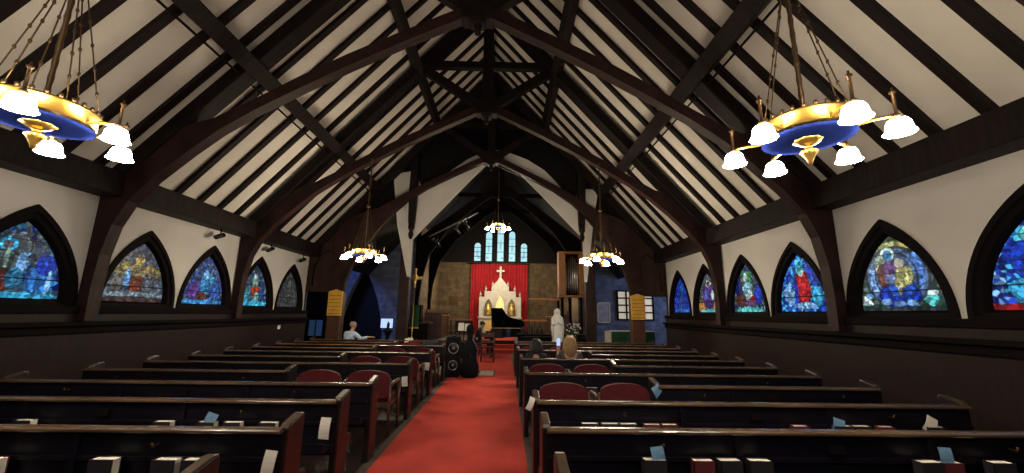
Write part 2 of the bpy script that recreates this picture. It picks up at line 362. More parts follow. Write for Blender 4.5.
for s, pre in ((-1, 'L'), (1, 'R')):
    for i, yc in enumerate(WY):
        if s < 0 and i == 0: continue
        wn += 1; key = pre + str(i + 1)
        root = thing('window_%d' % wn, (s * W, yc, 0), WLAB[key], 'window', 'stained glass windows', kind='structure')
        rings = [(arch(.70, 1.555, 2.84), .01), (arch(.70, 1.555, 2.84), -.03), (arch(.645, 1.585, 2.755), -.03), (arch(.63, 1.59, 2.735), -.005), (arch(.575, 1.625, 2.665), .005), (arch(.54, 1.65, 2.625), .075), (arch(.51, 1.66, 2.59), .075)]
        mb = MB(); n = len(rings[0][0]); vs = []; fs = []
        for (r, dx) in rings: vs += [(s * dx, y, z) for (y, z) in r]
        for k in range(len(rings) - 1):
            for q in range(n): fs.append((k * n + q, k * n + (q + 1) % n, (k + 1) * n + (q + 1) % n, (k + 1) * n + q))
        mb.add(vs, fs).build('window_frame', M['framewood'], root)
        po = bpy.data.objects.new('pane', pane_mesh(key, .525, 1.655, 2.61, 1.0, -s)); COL.objects.link(po); po.parent = root; po.location.x = s * .062

# ------------------------------------------------------------------ trusses
def rev(p): return [(-a, b) for a, b in reversed(p)]
BR_LOW = [(5.45, 1.37), (5.29, 1.37), (5.30, 1.84), (5.28, 2.30), (5.20, 2.74), (5.04, 3.10), (4.76, 3.45), (4.30, 3.90), (3.9, 4.25), (3.4, 4.60), (2.7, 5.02), (2.0, 5.42), (1.2, 5.85), (.10, 6.40)]
BR_UP = [(.10, 6.60), (.57, 6.38), (1.37, 5.97), (2.1, 5.59), (2.82, 5.17), (3.5, 4.74), (4.0, 4.45), (4.5, 4.28), (5.0, 3.92), (5.45, 3.42)]
P_LOW = [(4.70, 2.12), (4.34, 2.12), (4.30, 2.45), (4.18, 2.85), (3.98, 3.25), (3.70, 3.70), (3.40, 4.12), (3.0, 4.60), (2.6, 5.00), (2.0, 5.42), (1.2, 5.85), (.10, 6.40)]
P_UP = [(.10, 6.60), (.57, 6.38), (1.37, 5.97), (2.1, 5.59), (2.82, 5.17), (3.5, 4.74), (4.0, 4.45), (4.5, 4.28), (4.70, 4.10)]
def make_truss(loc, label, posts=False):
    t = thing('roof_truss', loc, label, 'roof truss', 'arched roof trusses')
    for s in (1, -1):
        po = (P_LOW + P_UP) if posts else (BR_LOW + BR_UP)
        po = po if s > 0 else rev(po)
        MB().prism(po, 'y', -.09, .09).build('arched_brace', M['beamred'], t, bevel=.02)
        pr = [(s * .1, zb(.1) + .02), (s * 5.4, zb(5.4) + .02), (s * 5.4, zb(5.4) - .12), (s * 5.0, zb(5.0) - .30), (s * .1, zb(.1) - .36)]
        MB().prism(pr, 'y', -.14, .14).build('principal_rafter', M['beam'], t, bevel=.015)
        MB().prism([(s * .1, 6.62), (s * 1.60, 7.66), (s * 1.74, 7.50), (s * .1, 6.38)], 'y', -.09, .09).build('strut', M['beam'], t, bevel=.01)
    k = MB(); k.box(-.12, .12, -.12, .12, 6.24, 9.5)
    k.build('king_post', M['beam'], t, bevel=.02)
    MB().box(-.26, .26, -.135, .135, 6.30, 6.72).build('gusset_plate', M['beam'], t, bevel=.02)
    MB().lathe([(.0, -.17), (.045, -.15), (.06, -.11), (.04, -.05), (.07, 0), (.0, 0.01)], (0, 0, 6.24), 12).build('pendant_drop', M['beam'], t)
    MB().box(-1.80, 1.80, -.08, .08, 7.56, 7.74).build('collar_beam', M['beam'], t, bevel=.01)
    return t
tlab = ['roof truss nearest the viewer, only its braces at the picture top', 'first complete roof truss with wide reddish arched braces', 'second roof truss with collar and V struts around its king post',
        'roof truss framing the chancel arch at the nave end', 'dark roof truss beyond the chancel arch on free posts']
tru = make_truss((0, TR[0], 0), tlab[0])
for y, lb in zip(TR[1:3], tlab[1:3]): dup(tru, (0, y, 0), lb)
make_truss((0, TR[3], 0), tlab[3], True)

# common rafters
ry = [(-.6, 1)]
feet = {0: [3.02, 3.5, 4.0, 4.48, 4.96, 5.42], 1: [6.28, 6.80, 7.32, 7.84, 8.36], 2: [9.42, 9.94, 10.46, 10.98, 11.5], 3: [12.55, 13.1, 13.65, 14.2, 14.75]}
bay = ['before the first complete truss', 'between the first and second complete trusses', 'just before the chancel arch truss', 'beyond the chancel arch truss']
protoR = {}
for s, nm in ((-1, 'left'), (1, 'right')):
    for b, ys in feet.items():
        for k, y in enumerate(ys):
            lb = 'slim dark %s roof rafter, %s %s' % (nm, ORD[k], bay[b])
            if s not in protoR:
                p = [(s * .06, zb(.06) + .13), (s * 5.5, zb(5.5) + .13), (s * 5.5, zb(5.5) + .02), (s * .06, zb(.06) + .02)]
                o = MB().prism(p, 'y', -.055, .055).build('rafter', M['beam']); protoR[s] = o
            else:
                o = protoR[s].copy(); COL.objects.link(o)
            o.location = (0, y, 0); tag(o, lb, 'rafter', 'common rafters of the %s roof slope' % nm)
# purlins and conduit
for s, nm in ((-1, 'left'), (1, 'right')):
    for (x, lvl, hw) in ((3.56, 'lower', .125), (1.72, 'upper', .085)):
        zc = zb(x) - .215; u = Vector((1, 0, -T * 1)).normalized(); w = Vector((T, 0, 1)).normalized()
        P = []
        for a, b in ((-1, -1), (1, -1), (1, 1), (-1, 1)):
            q = u * (a * hw) + w * (b * .13); P.append((s * (x + q.x), zc + q.z))
        o = MB().prism(P, 'y', Y0, 12.0).build('purlin', M['beam'], bevel=.012)
        tag(o, 'long dark %s purlin running along the %s roof slope' % (lvl, nm), 'purlin')
    x = 3.69
    o = MB().tube([(s * x, Y0, zb(x) - .26), (s * x, 11.8, zb(x) - .26)], .018, 6).build('conduit_pipe', M['trimwood'])
    tag(o, 'thin dark conduit pipe following the %s lower purlin' % nm, 'pipe')

# ------------------------------------------------------------------ chancel arch screen (gable at the nave end)
YG = 12.16
L_ = [(-3.18, zb(3.18) - .05), (-2.95, 4.3), (-2.53, 2.63), (-2.45, 2.63), (-2.45, 3.8), (-.63, 5.87), (.24, 6.78), (1.65, 5.35), (2.97, 3.93), (3.0, 2.55), (3.08, 2.55), (3.30, 4.3), (3.50, zb(3.5) - .1),
      (2.85, 5.6), (2.75, 5.15), (2.4, 5.42), (2.2, 5.72), (1.75, 6.2), (1.2, 6.55), (.6, 6.78), (.2, 6.88), (-.2, 6.84), (-.8, 6.52), (-1.35, 6.10), (-1.75, 5.70), (-2.2, 5.45), (-2.5, 6.1)]
struct(MB().prism(L_, 'y', YG, YG + .08).build('wall_chancel_arch', M['plaster']), 'white plaster pieces around the chancel arch', 'wall')
G_ = [(-5.6, zb(5.6) + .1), (0, zb(0) + .1), (5.6, zb(5.6) + .1), (4.4, 4.25), (2.82, 5.1), (2.4, 5.38), (1.0, 6.0), (.1, 6.4), (-.1, 6.4), (-1, 6.0), (-2.4, 5.38), (-2.82, 5.1), (-4.4, 4.25)]
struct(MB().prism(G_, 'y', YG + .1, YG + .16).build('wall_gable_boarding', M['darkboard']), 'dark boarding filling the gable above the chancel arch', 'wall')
for s, x in ((-1, -2.46), (1, 2.92)):
    t = thing('hanging_post', (x, YG - .14, 0), 'dark hanging post with carved drop on the %s of the chancel arch' % ('left' if s < 0 else 'right'), 'post')
    MB().prism([(-.10, 6.6 - (.5 if s > 0 else .1)), (.10, 6.6 - (.5 if s > 0 else .1)), (.13, 5.3), (.09, 4.3), (-.09, 4.3), (-.13, 5.3)], 'y', -.09, .12).build('post_shaft', M['beam'], t, bevel=.01)
    MB().lathe([(0, 3.78), (.05, 3.82), (.085, 3.95), (.05, 4.06), (.10, 4.14), (.10, 4.32), (0, 4.33)], (0, 0, 0), 12).build('carved_drop', M['beam'], t)
# lower dark posts carrying the plaster tips
for x, nm in ((-2.75, 'left'), (3.30, 'right')):
    tag(MB().box(x - .16, x + .16, 12.7, 13.0, 0, 4.9).build('chancel_post', M['beamred'], bevel=.02), 'tall dark square post on the %s side of the chancel arch' % nm, 'post')

# brown panelling between the free posts and the nave walls, posts and boards
for s, nm in ((-1, 'left'), (1, 'right')):
    po = [(s * 5.50, 2.12), (s * 4.36, 2.12), (s * 4.24, 2.75), (s * 4.02, 3.25), (s * 3.45, 4.15), (s * 2.95, 4.7), (s * 3.6, 4.75), (s * 4.2, 4.5), (s * 5.0, 4.1), (s * 5.50, 3.6)]
    struct(MB().prism(po, 'y', 11.94, 12.04).build('wall_%s_spandrel' % nm, M['brownpanel']), 'brown panelled spandrel between the %s free post and the nave wall' % nm, 'panelling')
    if True:
        tr_ = MB().tube([(s * 5.3, 11.93, 2.3), (s * 5.3, 11.93, 2.9), (s * 5.1, 11.93, 3.25), (s * 4.9, 11.93, 3.4), (s * 4.7, 11.93, 3.25), (s * 4.5, 11.93, 2.9), (s * 4.5, 11.93, 2.3)], .03, 6)
        struct(tr_.build('trim_%d' % (20 if s < 0 else 21), M['beamred']), 'carved pointed rib on the %s brown spandrel' % nm, 'moulding')
    t = thing('crossing_post', (s * 4.52, 11.97, 0), 'brown free standing post on the %s carrying the last truss' % nm, 'post')
    MB().box(-.20, .20, -.14, .14, 0, 2.12).build('post_shaft', M['chairwood'], t, bevel=.02)
    MB().box(-.25, .25, -.18, .18, 0, .25).build('post_base', M['chairwood'], t, bevel=.02)
    hb = thing('hymn_board', (s * 4.50, 11.79, 1.42), 'yellow wooden board with rows of slots on the %s free post' % nm, 'board', 'yellow boards on the two free posts')
    MB().box(-.21, .21, -.03, .03, 0, .70).prism([(-.21, .70), (.21, .70), (.0, .77)], 'y', -.03, .03).build('board_panel', M['board'], hb, bevel=.01)
    for k in range(6):
        MB().box(-.18, .18, -.045, -.025, .05 + k * .105, .066 + k * .105).build('slot_rail', M['boardline'], hb)

# transept rooms
for s, nm in ((-1, 'left'), (1, 'right')):
    x0, x1 = sorted((s * 9.5, s * W))
    struct(MB().box(x0, x1, 11.9, 12.05, 0, 4.6).build('wall_%s_transept_near' % nm, M['bluelit_stone']), 'near wall of the %s transept' % nm, 'wall')
    a = sorted((s * 9.5, s * 9.7))
    struct(MB().box(a[0], a[1], 11.9, 18.2, 0, 4.6).build('wall_%s_transept_end' % nm, M['bluelit_stone']), 'end wall of the %s transept' % nm, 'wall')
    struct(MB().box(x0, x1, 12.0, 18.3, 4.6, 4.7).build('ceiling_%s_transept' % nm, M['darkboard']), 'dark ceiling over the %s transept' % nm, 'ceiling')
# left far wall with pointed opening
op = [(-6.95 + 1.0 + dy * 1.0, z) for dy, z in arch(1.02, 0.0, 3.55, 12)]
outer = [Vector((-9.5, 0, 0)), Vector((-9.5, 5.6, 0)), Vector((-3.5, 5.6, 0)), Vector((-3.5, 0, 0))]
po = [(-9.5, 0), (-9.5, 4.7)] + [(-5.4, 4.7), (-3.5, 5.9), (-3.5, 0)] + op
struct(MB().prism(po, 'y', 18.0, 18.4).build('wall_left_transept_far', M['bluelit_stone']), 'blue lit stone wall with dark pointed opening in the left transept', 'wall')
struct(MB().box(-9.4, -7.08, 17.9, 17.99, 0, 4.55).build('wall_left_transept_boarding', M['darkboard']), 'dark panelled part of the left transept wall beside the pointed opening', 'panelling')
struct(MB().box(-8, -4.5, 19.6, 19.7, 0, 4).build('wall_beyond_opening', M['darkboard']), 'dark wall seen through the pointed opening', 'wall')
struct(MB().prism([(4.15, 0), (4.15, 5.6), (5.4, 4.7), (9.5, 4.7), (9.5, 0)], 'y', 18.0, 18.3).build('wall_right_transept_far', M['bluelit_stone']), 'blue lit stone wall behind the right free post', 'wall')
# dim leaded screen with blue panes at the far left
t = thing('window_20', (-7.62, 17.4, .45), 'dim blue glazed panel low in the left transept', 'window', kind='structure')
MB().box(-.34, .34, -.03, .03, 0, .05).box(-.34, .34, -.03, .03, .72, .77).box(-.34, -.29, -.03, .03, 0, .77).box(.29, .34, -.03, .03, 0, .77).box(-.02, .02, -.03, .03, 0, .77).build('window_frame', M['trimwood'], t)
MB().box(-.3, .3, -.01, .01, .04, .73).build('pane', M['bluepane'], t)
MB().box(-.34, -.28, -.02, .02, -.45, 0).box(.28, .34, -.02, .02, -.45, 0).build('leg', M['trimwood'], t)
# right transept gridded window
t = thing('window_21', (6.46, 17.98, 1.36), 'warm lit small paned window behind the right free post', 'window', kind='structure')
f = MB(); wW, wH = 1.62, 1.28
for k in range(5): f.box(-wW / 2 + k * wW / 4 - .035, -wW / 2 + k * wW / 4 + .035, -.06, 0, 0, wH)
for k in range(5): f.box(-wW / 2 - .035, wW / 2 + .035, -.055, 0, k * wH / 4 - .03, k * wH / 4 + .03)
f.build('window_frame', M['trimwood'], t)
for i in range(4):
    for j in range(4):
        MB().box(-wW / 2 + (i + .06) * wW / 4, -wW / 2 + (i + .94) * wW / 4, -.02, -.005, (j + .1) * wH / 4, (j + .9) * wH / 4).build('pane', M['panelit'], t)
t = thing('framed_picture', (5.0, 17.95, 1.2), 'pale framed picture on the blue transept wall', 'picture')
MB().box(-.30, .30, -.04, .04, 0, .05).box(-.30, .30, -.04, .04, .87, .92).box(-.30, -.25, -.04, .04, 0, .92).box(.25, .30, -.04, .04, 0, .92).build('picture_frame', M['cream'], t)
MB().box(-.26, .26, -.02, .03, .04, .88).build('picture_sheet', mat('picture_wash', (.34, .32, .34), .8, var=.35, scale=4), t)

# side altar table with green cloth
t = thing('side_altar', (4.85, 13.9, 0), 'long table under a dark green cloth in the right transept', 'table')
MB().box(-.72, .78, -.28, .28, .92, .98).build('tabletop', M['chairwood'], t)
g = MB(); n = 60
front = [(-.70 + 1.5 * i / n, -.31 + .02 * math.sin(i * 1.3), 0) for i in range(n + 1)]
vs = [(x, y, .30) for x, y, z in front] + [(x, -.30, 1.0) for x, y, z in front] + [(x, .30, 1.0) for x, y, z in front]
fs = [(i, i + 1, n + 2 + i, n + 1 + i) for i in range(n)] + [(n + 1 + i, n + 2 + i, 2 * n + 3 + i, 2 * n + 2 + i) for i in range(n)]
g.add(vs, fs).build('green_frontal', M['green'], t, recalc=False)
MB().box(-.76, -.70, -.32, .32, .45, 1.02).box(-.76, .82, -.30, .32, 1.0, 1.02).build('white_linen', M['cream'], t)
for a in (-.65, .70):
    for b in (-.22, .22): MB().box(a - .03, a + .03, b - .03, b + .03, 0, .92).build('leg', M['chairwood'], t)

# ------------------------------------------------------------------ chancel
for x, nm in ((-3.55, 'left'), (4.05, 'right')):
    struct(MB().box(x - .1, x + .1, 18.0, YA, 0, zb(x) + .05).build('wall_chancel_%s' % nm, M['stone']), 'stone side wall of the chancel on the %s' % nm, 'wall')
aw = [(-6, 0), (6, 0), (6, zb(6)), (0, zb(0)), (-6, zb(6))]
struct(MB().prism([(-3.6, 0), (4.1, 0), (4.1, 4.62), (-3.6, 4.62)], 'y', YA, YA + .2).build('wall_altar', M['stone']), 'dim tan stone wall behind the altar', 'wall')
struct(MB().prism([(-3.6, 4.62), (4.1, 4.62), (4.1, zb(4.1) + .1), (0, zb(0) + .1), (-3.6, zb(3.6) + .1)], 'y', YA, YA + .2).build('wall_altar_gable', M['darkboard']), 'dark gable wall around the altar windows', 'wall')
# steps
for k in range(3):
    struct(MB().box(-3.4, 3.95, 15.9 + k * .38, 15.9 + (k + 1) * .38 if k < 2 else YA, 0, .15 * (k + 1)).build('floor_step_%d' % (k + 1), M['orangewood'] if k == 0 else M['floor']), '%s step up to the chancel' % ORD[k], 'step')
tag(MB().box(-.55, 1.0, 15.89, 15.9, .0, .13).box(-.55, 1.0, 15.9, 16.27, .15, .16).box(-.55, 1.0, 16.27, 16.28, .16, .29).box(-.55, 1.0, 16.28, 16.65, .30, .31).box(-.55, 1.0, 16.66, 21.5, .45, .46).build('chancel_carpet', M['carpet']), 'red carpet climbing the chancel steps', 'carpet')
# lancet windows above the altar
for k, (x, z1, z0) in enumerate(((-1.24, 5.85, 4.72), (-.54, 6.56, 4.72), (.18, 7.02, 4.72), (.90, 6.60, 4.72), (1.64, 5.85, 4.72))):
    t = thing('window_%d' % (30 + k), (CX + x - .17, YA - .02, 0), ['leftmost short', 'second from left tall', 'tallest middle', 'second from right tall', 'rightmost short'][k] + ' pale blue lancet window above the red curtain', 'window', 'altar lancet windows', kind='structure')
    h = .19
    pts = [(-h, z0), (h, z0)] + [(h * math.cos(PI * i / 10), z1 - h + h * math.sin(PI * i / 10)) for i in range(11)]
    MB().prism(pts, 'y', -.01, .0).build('pane', M['glasschancel'], t)
    fr = MB().box(-h - .05, -h, -.05, .02, z0, z1 - h).box(h, h + .05, -.05, .02, z0, z1 - h).box(-h - .05, h + .05, -.05, .02, z0 - .05, z0)
    fr.tube([((h + .025) * math.cos(PI * i / 10), -.02, z1 - h + (h + .025) * math.sin(PI * i / 10)) for i in range(11)], .03, 6)
    for q in range(1, 4): fr.box(-h, h, -.03, .0, z0 + q * (z1 - z0) / 4 - .015, z0 + q * (z1 - z0) / 4 + .015)
    fr.build('window_frame', M['black'], t)
    fg = MB(); rn = random.Random(k)
    fg.ball((0, -.015, z0 + (z1 - z0) * .42), .07, .012, .26).ball((0, -.015, z0 + (z1 - z0) * .42 + .33), .05, .012, .06).ball((rn.uniform(-.1, .1), -.015, z0 + .2), .10, .01, .08)
    fg.build('glass_figure', emit('glass_figure_%d' % k, (.20, .42, .52), .8), t)
# red curtain
n = 150; vs = []; fs = []
for i in range(n + 1):
    x = -1.66 + 3.42 * i / n
    y = .05 * math.sin(i * .83) + .02 * math.sin(i * .31)
    vs += [(CX + x - .08, YA - .22 + y, .45), (CX + x - .08, YA - .22 + y * .8, 4.50)]
fs = [(2 * i, 2 * i + 2, 2 * i + 3, 2 * i + 1) for i in range(n)]
cr = thing('altar_curtain', (0, 0, 0), 'tall pleated red curtain hanging behind the white altar', 'curtain')
MB().add(vs, fs, True).build('curtain_cloth', M['curtain'], cr, recalc=False)
MB().tube([(-1.8, YA - .22, 4.53), (2.0, YA - .22, 4.53)], .03, 8).build('curtain_rod', M['bronze'], cr)
# reredos and altar
XR = CX + .06
t = thing('altar_reredos', (XR, 23.1, .45), 'white stone altar screen with stepped pinnacles and gilded niches', 'altar screen')
po = [(-1.23, 0), (-1.23, 2.05), (-.92, 2.05), (-.92, 2.38), (-.52, 2.38), (-.52, 2.62), (-.36, 2.80), (-.15, 3.05), (0, 3.28), (.15, 3.05), (.36, 2.80), (.52, 2.62), (.52, 2.38), (.92, 2.38), (.92, 2.05), (1.23, 2.05), (1.23, 0)]
MB().prism(po, 'y', 0, .25).build('screen_slab', M['marble'], t, bevel=.02)
for x, z in ((-1.16, 2.05), (-.85, 2.38), (-.45, 2.66), (.45, 2.66), (.85, 2.38), (1.16, 2.05)):
    MB().lathe([(.06, 0), (.05, .12), (.075, .14), (.03, .2), (0, .36)], (x, .1, z), 8).build('pinnacle', M['marble'], t)
cm = MB().lathe([(.10, 3.25), (.05, 3.38), (.05, 3.42)], (0, .1, 0), 10).box(-.045, .045, .05, .15, 3.38, 3.76).box(-.17, .17, .05, .15, 3.53, 3.64)
for x, z in ((-.18, 3.585), (.18, 3.585), (0, 3.78), (0, 3.585)): cm.ball((x, .1, z), .085)
cm.build('cross', M['marble'], t)
for x, w, z0, z1, mt in ((-.68, .25, .95, 1.95, 'gold'), (0, .27, .9, 2.2, 'nicheglow'), (.68, .25, .95, 1.95, 'gold')):
    a = [(x + dy, z) for dy, z in arch(w, z0 + .5, z1)]
    MB().prism([(x + w, z0), ] + a + [(x - w, z0)], 'y', -.012, .0).build('niche', M['nicheglow'] if mt != 'gold' else mat('niche_shadow', (.20, .15, .08), .7, var=.5, scale=9), t)
    fr = MB().tube([(p[0], -.03, p[1]) for p in [(x + w, z0)] + a + [(x - w, z0)]], .035, 6).build('niche_arch', M['marble'], t)
    if mt == 'gold':
        MB().lathe([(.02, 0), (.12, .03), (.17, .25), (.14, .42), (.06, .52), (.07, .60), (.0, .68)], (x, -.06, z0 + .05), 12).build('gilded_figure', M['gold'], t)
for k in range(9):
    MB().box(-1.18 + k * .27, -1.02 + k * .27, -.03, 0, .5, .8).build('carved_panel', M['marble'], t)
MB().box(-1.28, 1.28, -.08, .27, .82, .90).build('retable_shelf', M['marble'], t, bevel=.015)
t = thing('altar', (XR, 22.55, .45), 'white altar table below the stone screen', 'altar')
MB().box(-1.0, 1.0, -.32, .40, .82, .90).build('altar_top', M['marble'], t, bevel=.01)
MB().box(-.92, .92, -.26, .36, 0, .82).build('altar_base', M['cream'], t)
for x in (-.6, 0, .6): MB().box(x - .22, x + .22, -.285, -.26, .15, .70).build('front_panel', M['gold'], t)
# chancel inner trusses (dark)
for k, y in enumerate((17.6, 20.4)):
    t = thing('chancel_truss', (CX + .08, y, 0), 'dark %s truss deep inside the chancel roof' % ('nearer' if k == 0 else 'farther'), 'roof truss')
    for s in (1, -1):
        po = [(s * 3.69, 1.9), (s * 3.58, 1.9), (s * 3.48, 3.0), (s * 3.2, 4.1), (s * 2.4, 5.3), (s * .9, 6.6), (s * .0, 7.2), (s * 0, 7.6), (s * 1.2, 6.8), (s * 3.69, 4.9)]
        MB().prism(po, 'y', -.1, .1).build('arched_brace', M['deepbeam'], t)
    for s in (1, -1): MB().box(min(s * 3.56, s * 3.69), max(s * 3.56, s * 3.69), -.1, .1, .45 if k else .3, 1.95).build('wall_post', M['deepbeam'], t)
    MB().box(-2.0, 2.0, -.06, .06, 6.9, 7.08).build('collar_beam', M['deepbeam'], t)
    MB().box(-.09, .09, -.08, .08, 6.9, 9.3).build('king_post', M['deepbeam'], t)
# stone niches / plaques on the altar wall
for x, nm in ((-2.6, 'left'), (2.75, 'right')):
    tag(MB().box(x - .28, x + .28, YA - .03, YA, 2.05, 2.55).build('wall_plaque', M['bronze'], bevel=.02), 'dark bronze plaque on the stone wall to the %s of the curtain' % nm, 'plaque')

# ------------------------------------------------------------------ chandeliers
def make_chandelier(loc, label, ztop, ang, sm, rodtop, hi=True):
    t = thing('chandelier', loc, label, 'chandelier', 'brass ring chandeliers')
    n = 48 if hi else 28
    # brass band (open ring) with pierced cresting
    MB().lathe([(.235, .075), (.255, .07), (.255, .145), (.265, .15), (.265, .165), (.235, .165), (.235, .075)], (0, 0, 0), n).build('brass_band', M['brass'], t)
    cz = MB()
    for k in range(28):
        a = 2 * PI * k / 28; cz.ball((.258 * math.cos(a), .258 * math.sin(a), .178), .013, .013, .018, 6, 4)
    cz.build('band_cresting', M['bronze'], t)
    sc = lambda a: 1 + .035 * abs(math.sin(16 * a))
    MB().lathe([(.02, .068), (.20, .062), (.246, .052), (.250, .046), (.20, .044), (.02, .038)], (0, 0, 0), 128 if hi else 32, True, sc).build('enamel_disc', M['enamel'], t)
    MB().lathe([(.0, -.13), (.010, -.125), (.016, -.10), (.036, -.062), (.050, -.038), (.046, -.030), (.022, -.024), (.018, -.005), (.045, .008), (.078, .032), (.082, .046), (.02, .06), (0, .065)], (0, 0, 0), 16, True, lambda a: 1 + .06 * math.cos(8 * a)).build('tulip_finial', M['brass'], t)
    H = rodtop - loc[2]
    pts = [(0, 0, .06)]; rs = [.014]
    m = 40 if hi else 12
    for i in range(m + 1): pts.append((0, 0, .08 + (H - .1) * i / m)); rs.append(.013 + .004 * (i % 2))
    pts.append((0, 0, H)); rs.append(.03)
    MB().tube(pts, rs, 8).build('stem', M['bronze'], t)
    MB().lathe([(.0, 1.14), (.04, 1.16), (.05, 1.19), (.03, 1.22), (0, 1.24)], (0, 0, 0), 12).build('chain_collar', M['bronze'], t)
    for k in range(6):
        a = ang + 2 * PI * k / 6; c, s_ = math.cos(a), math.sin(a)
        ca = a + PI / 6
        ch = MB(); p0 = Vector((.25 * math.cos(ca), .25 * math.sin(ca), .165)); p1 = Vector((.03 * math.cos(ca), .03 * math.sin(ca), 1.19))
        ch.tube([p0, p1], .0045 if hi else .002, 5)
        for q in range(1, 6 if hi else 1): ch.ball(p0.lerp(p1, q / 6), .010, .010, .018, 6, 4)
        ch.build('chain', M['bronze'], t)
        arm = MB().tube([(.09 * c, .09 * s_, .06), (.25 * c, .25 * s_, .075), (.33 * c, .33 * s_, .085), (.428 * c, .428 * s_, .085)], .010, 6)
        ao = arm.build('arm', M['brass'], t)
        MB().lathe([(.010, .055), (.020, .07), (.020, .082), (.009, .095), (.009, .22), (.017, .225), (.017, .235), (.006, .245), (.006, .26), (0, .264)], (.428 * c, .428 * s_, 0), 10).build('candle_tube', M['bronze'], ao)
        MB().lathe([(.02, .058), (.045, .050), (.056, .030), (.061, .006), (.066, -.018), (.077, -.030), (.072, -.033), (.045, -.026), (0, -.022)], (.428 * c, .428 * s_, 0), 20).build('lamp_shade', sm, ao)
    return t
d = math.radians
make_chandelier((2.505, 2.36, 2.655), 'large brass chandelier near right with blue disc and six lit bell shades', 0, d(21), M['shade'], 5.05)
make_chandelier((-2.47, 2.36, 2.66), 'large brass chandelier near left, cut off by the picture edge', 0, d(11), M['shade'], 5.05)
make_chandelier((-2.62, 8.64, 2.72), 'distant brass chandelier on the left before the chancel', 0, d(3), M['shadefar'], 5.05, False)
make_chandelier((2.68, 8.64, 2.72), 'distant brass chandelier on the right before the chancel', 0, d(2), M['shadefar'], 5.05, False)
make_chandelier((.20, 14.9, 4.80), 'small lit chandelier in the centre above the altar windows', 0, d(0), M['shadefar'], 7.2, False)

# spotlights on the left wall plate
for k, (y, z) in enumerate(((7.88, 3.02), (9.62, 3.03), (11.2, 2.98))):
    t = thing('spotlight', (-5.28, y, z), ['nearest small black spotlight under the left wall plate', 'middle small black spotlight under the left wall plate', 'farthest small black spotlight under the left wall plate'][k], 'spotlight', 'black spotlights on the left wall')
    MB().tube([(-.02, -.10, -.05), (.0, .09, .035)], .046, 12).build('lamp_can', M['black'], t)
    MB().tube([(0, 0, 0), (0, 0, .14)], .012, 6).build('bracket', M['black'], t)

# ------------------------------------------------------------------ pews
def pew_end_profile():
    return [(.035, 0), (.035, .79), (.05, .81), (.20, .845), (.235, .84), (.25, .81), (.25, .47), (.34, .455), (.35, .42), (.33, .385), (.26, .36), (.25, .0)]
def make_pew(x0, x1, y, label, group, endname):
    L = x1 - x0
    t = thing('pew', (x0, y, 0), label, 'pew', group)
    bk = MB(); bk.prism([(.03, .36), (.06, .36), (.055, .77), (.02, .77)], 'x', .03, L - .03)
    bk.box(.03, L - .03, -.0, .03, .38, .44).box(.03, L - .03, .005, .03, .60, .625)
    np_ = 3
    for k in range(1, np_): bk.box(k * L / np_ - .02, k * L / np_ + .02, .0, .03, .40, .77)
    bk.build('backrest', M['pew'], t)
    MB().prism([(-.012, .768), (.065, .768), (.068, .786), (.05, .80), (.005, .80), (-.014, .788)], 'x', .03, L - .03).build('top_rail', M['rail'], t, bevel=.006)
    MB().box(.03, L - .03, .05, .36, .415, .445).box(.03, L - .03, .32, .345, .30, .415).build('seat', M['pew'], t)
    MB().box(.05, L - .05, -.12, .0, .42, .435).box(.05, L - .05, -.125, -.115, .42, .49).build('book_rack', M['pew'], t)
    MB().box(L * .5 - .05, L * .5 + .05, -.012, .0, .665, .71).box(L * .5 - .05, L * .5 + .05, -.016, -.010, .66, .67).build('card_holder', M['trimwood'], t)
    for q in (.2, .8): MB().tube([(L * q, .0, .70), (L * q, -.05, .70), (L * q, -.055, .725)], [.008, .007, .009], 6).build('peg', M['bronze'], t)
    for xx in (0, L - .06):
        e = MB().prism(pew_end_profile(), 'x', xx, xx + .06).build('pew_end', M['pewend'], t, bevel=.012)
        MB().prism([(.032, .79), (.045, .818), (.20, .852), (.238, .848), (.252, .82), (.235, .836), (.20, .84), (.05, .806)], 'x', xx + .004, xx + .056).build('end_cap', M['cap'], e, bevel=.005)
    return t
LX = (-4.82, -.87); RX = (.80, 4.74); NR = 12
SHORT_L = (4, 6, 8, 10); SHORT_R = (3, 5, 7, 9)
yl = [1.90 + .838 * k for k in range(NR)]; yr = [1.97 + .838 * k for k in range(NR)]
proto = {}
for k in range(NR):
    for s, nm, ys, X, sh in ((-1, 'left', yl, LX, SHORT_L), (1, 'right', yr, RX, SHORT_R)):
        short = k in sh
        x0, x1 = X
        if short: x0, x1 = (x0, -2.22) if s < 0 else (2.20, x1)
        lb = '%s dark wooden pew, %s row from the front of the picture %s of the aisle' % ('short' if short else 'long', ORD[k], nm)
        gp = 'dark wooden pews on the %s' % nm
        if (s, short) not in proto: proto[(s, short)] = make_pew(x0, x1, ys[k], lb, gp, nm)
        else: dup(proto[(s, short)], (x0, ys[k], 0), lb, gp)

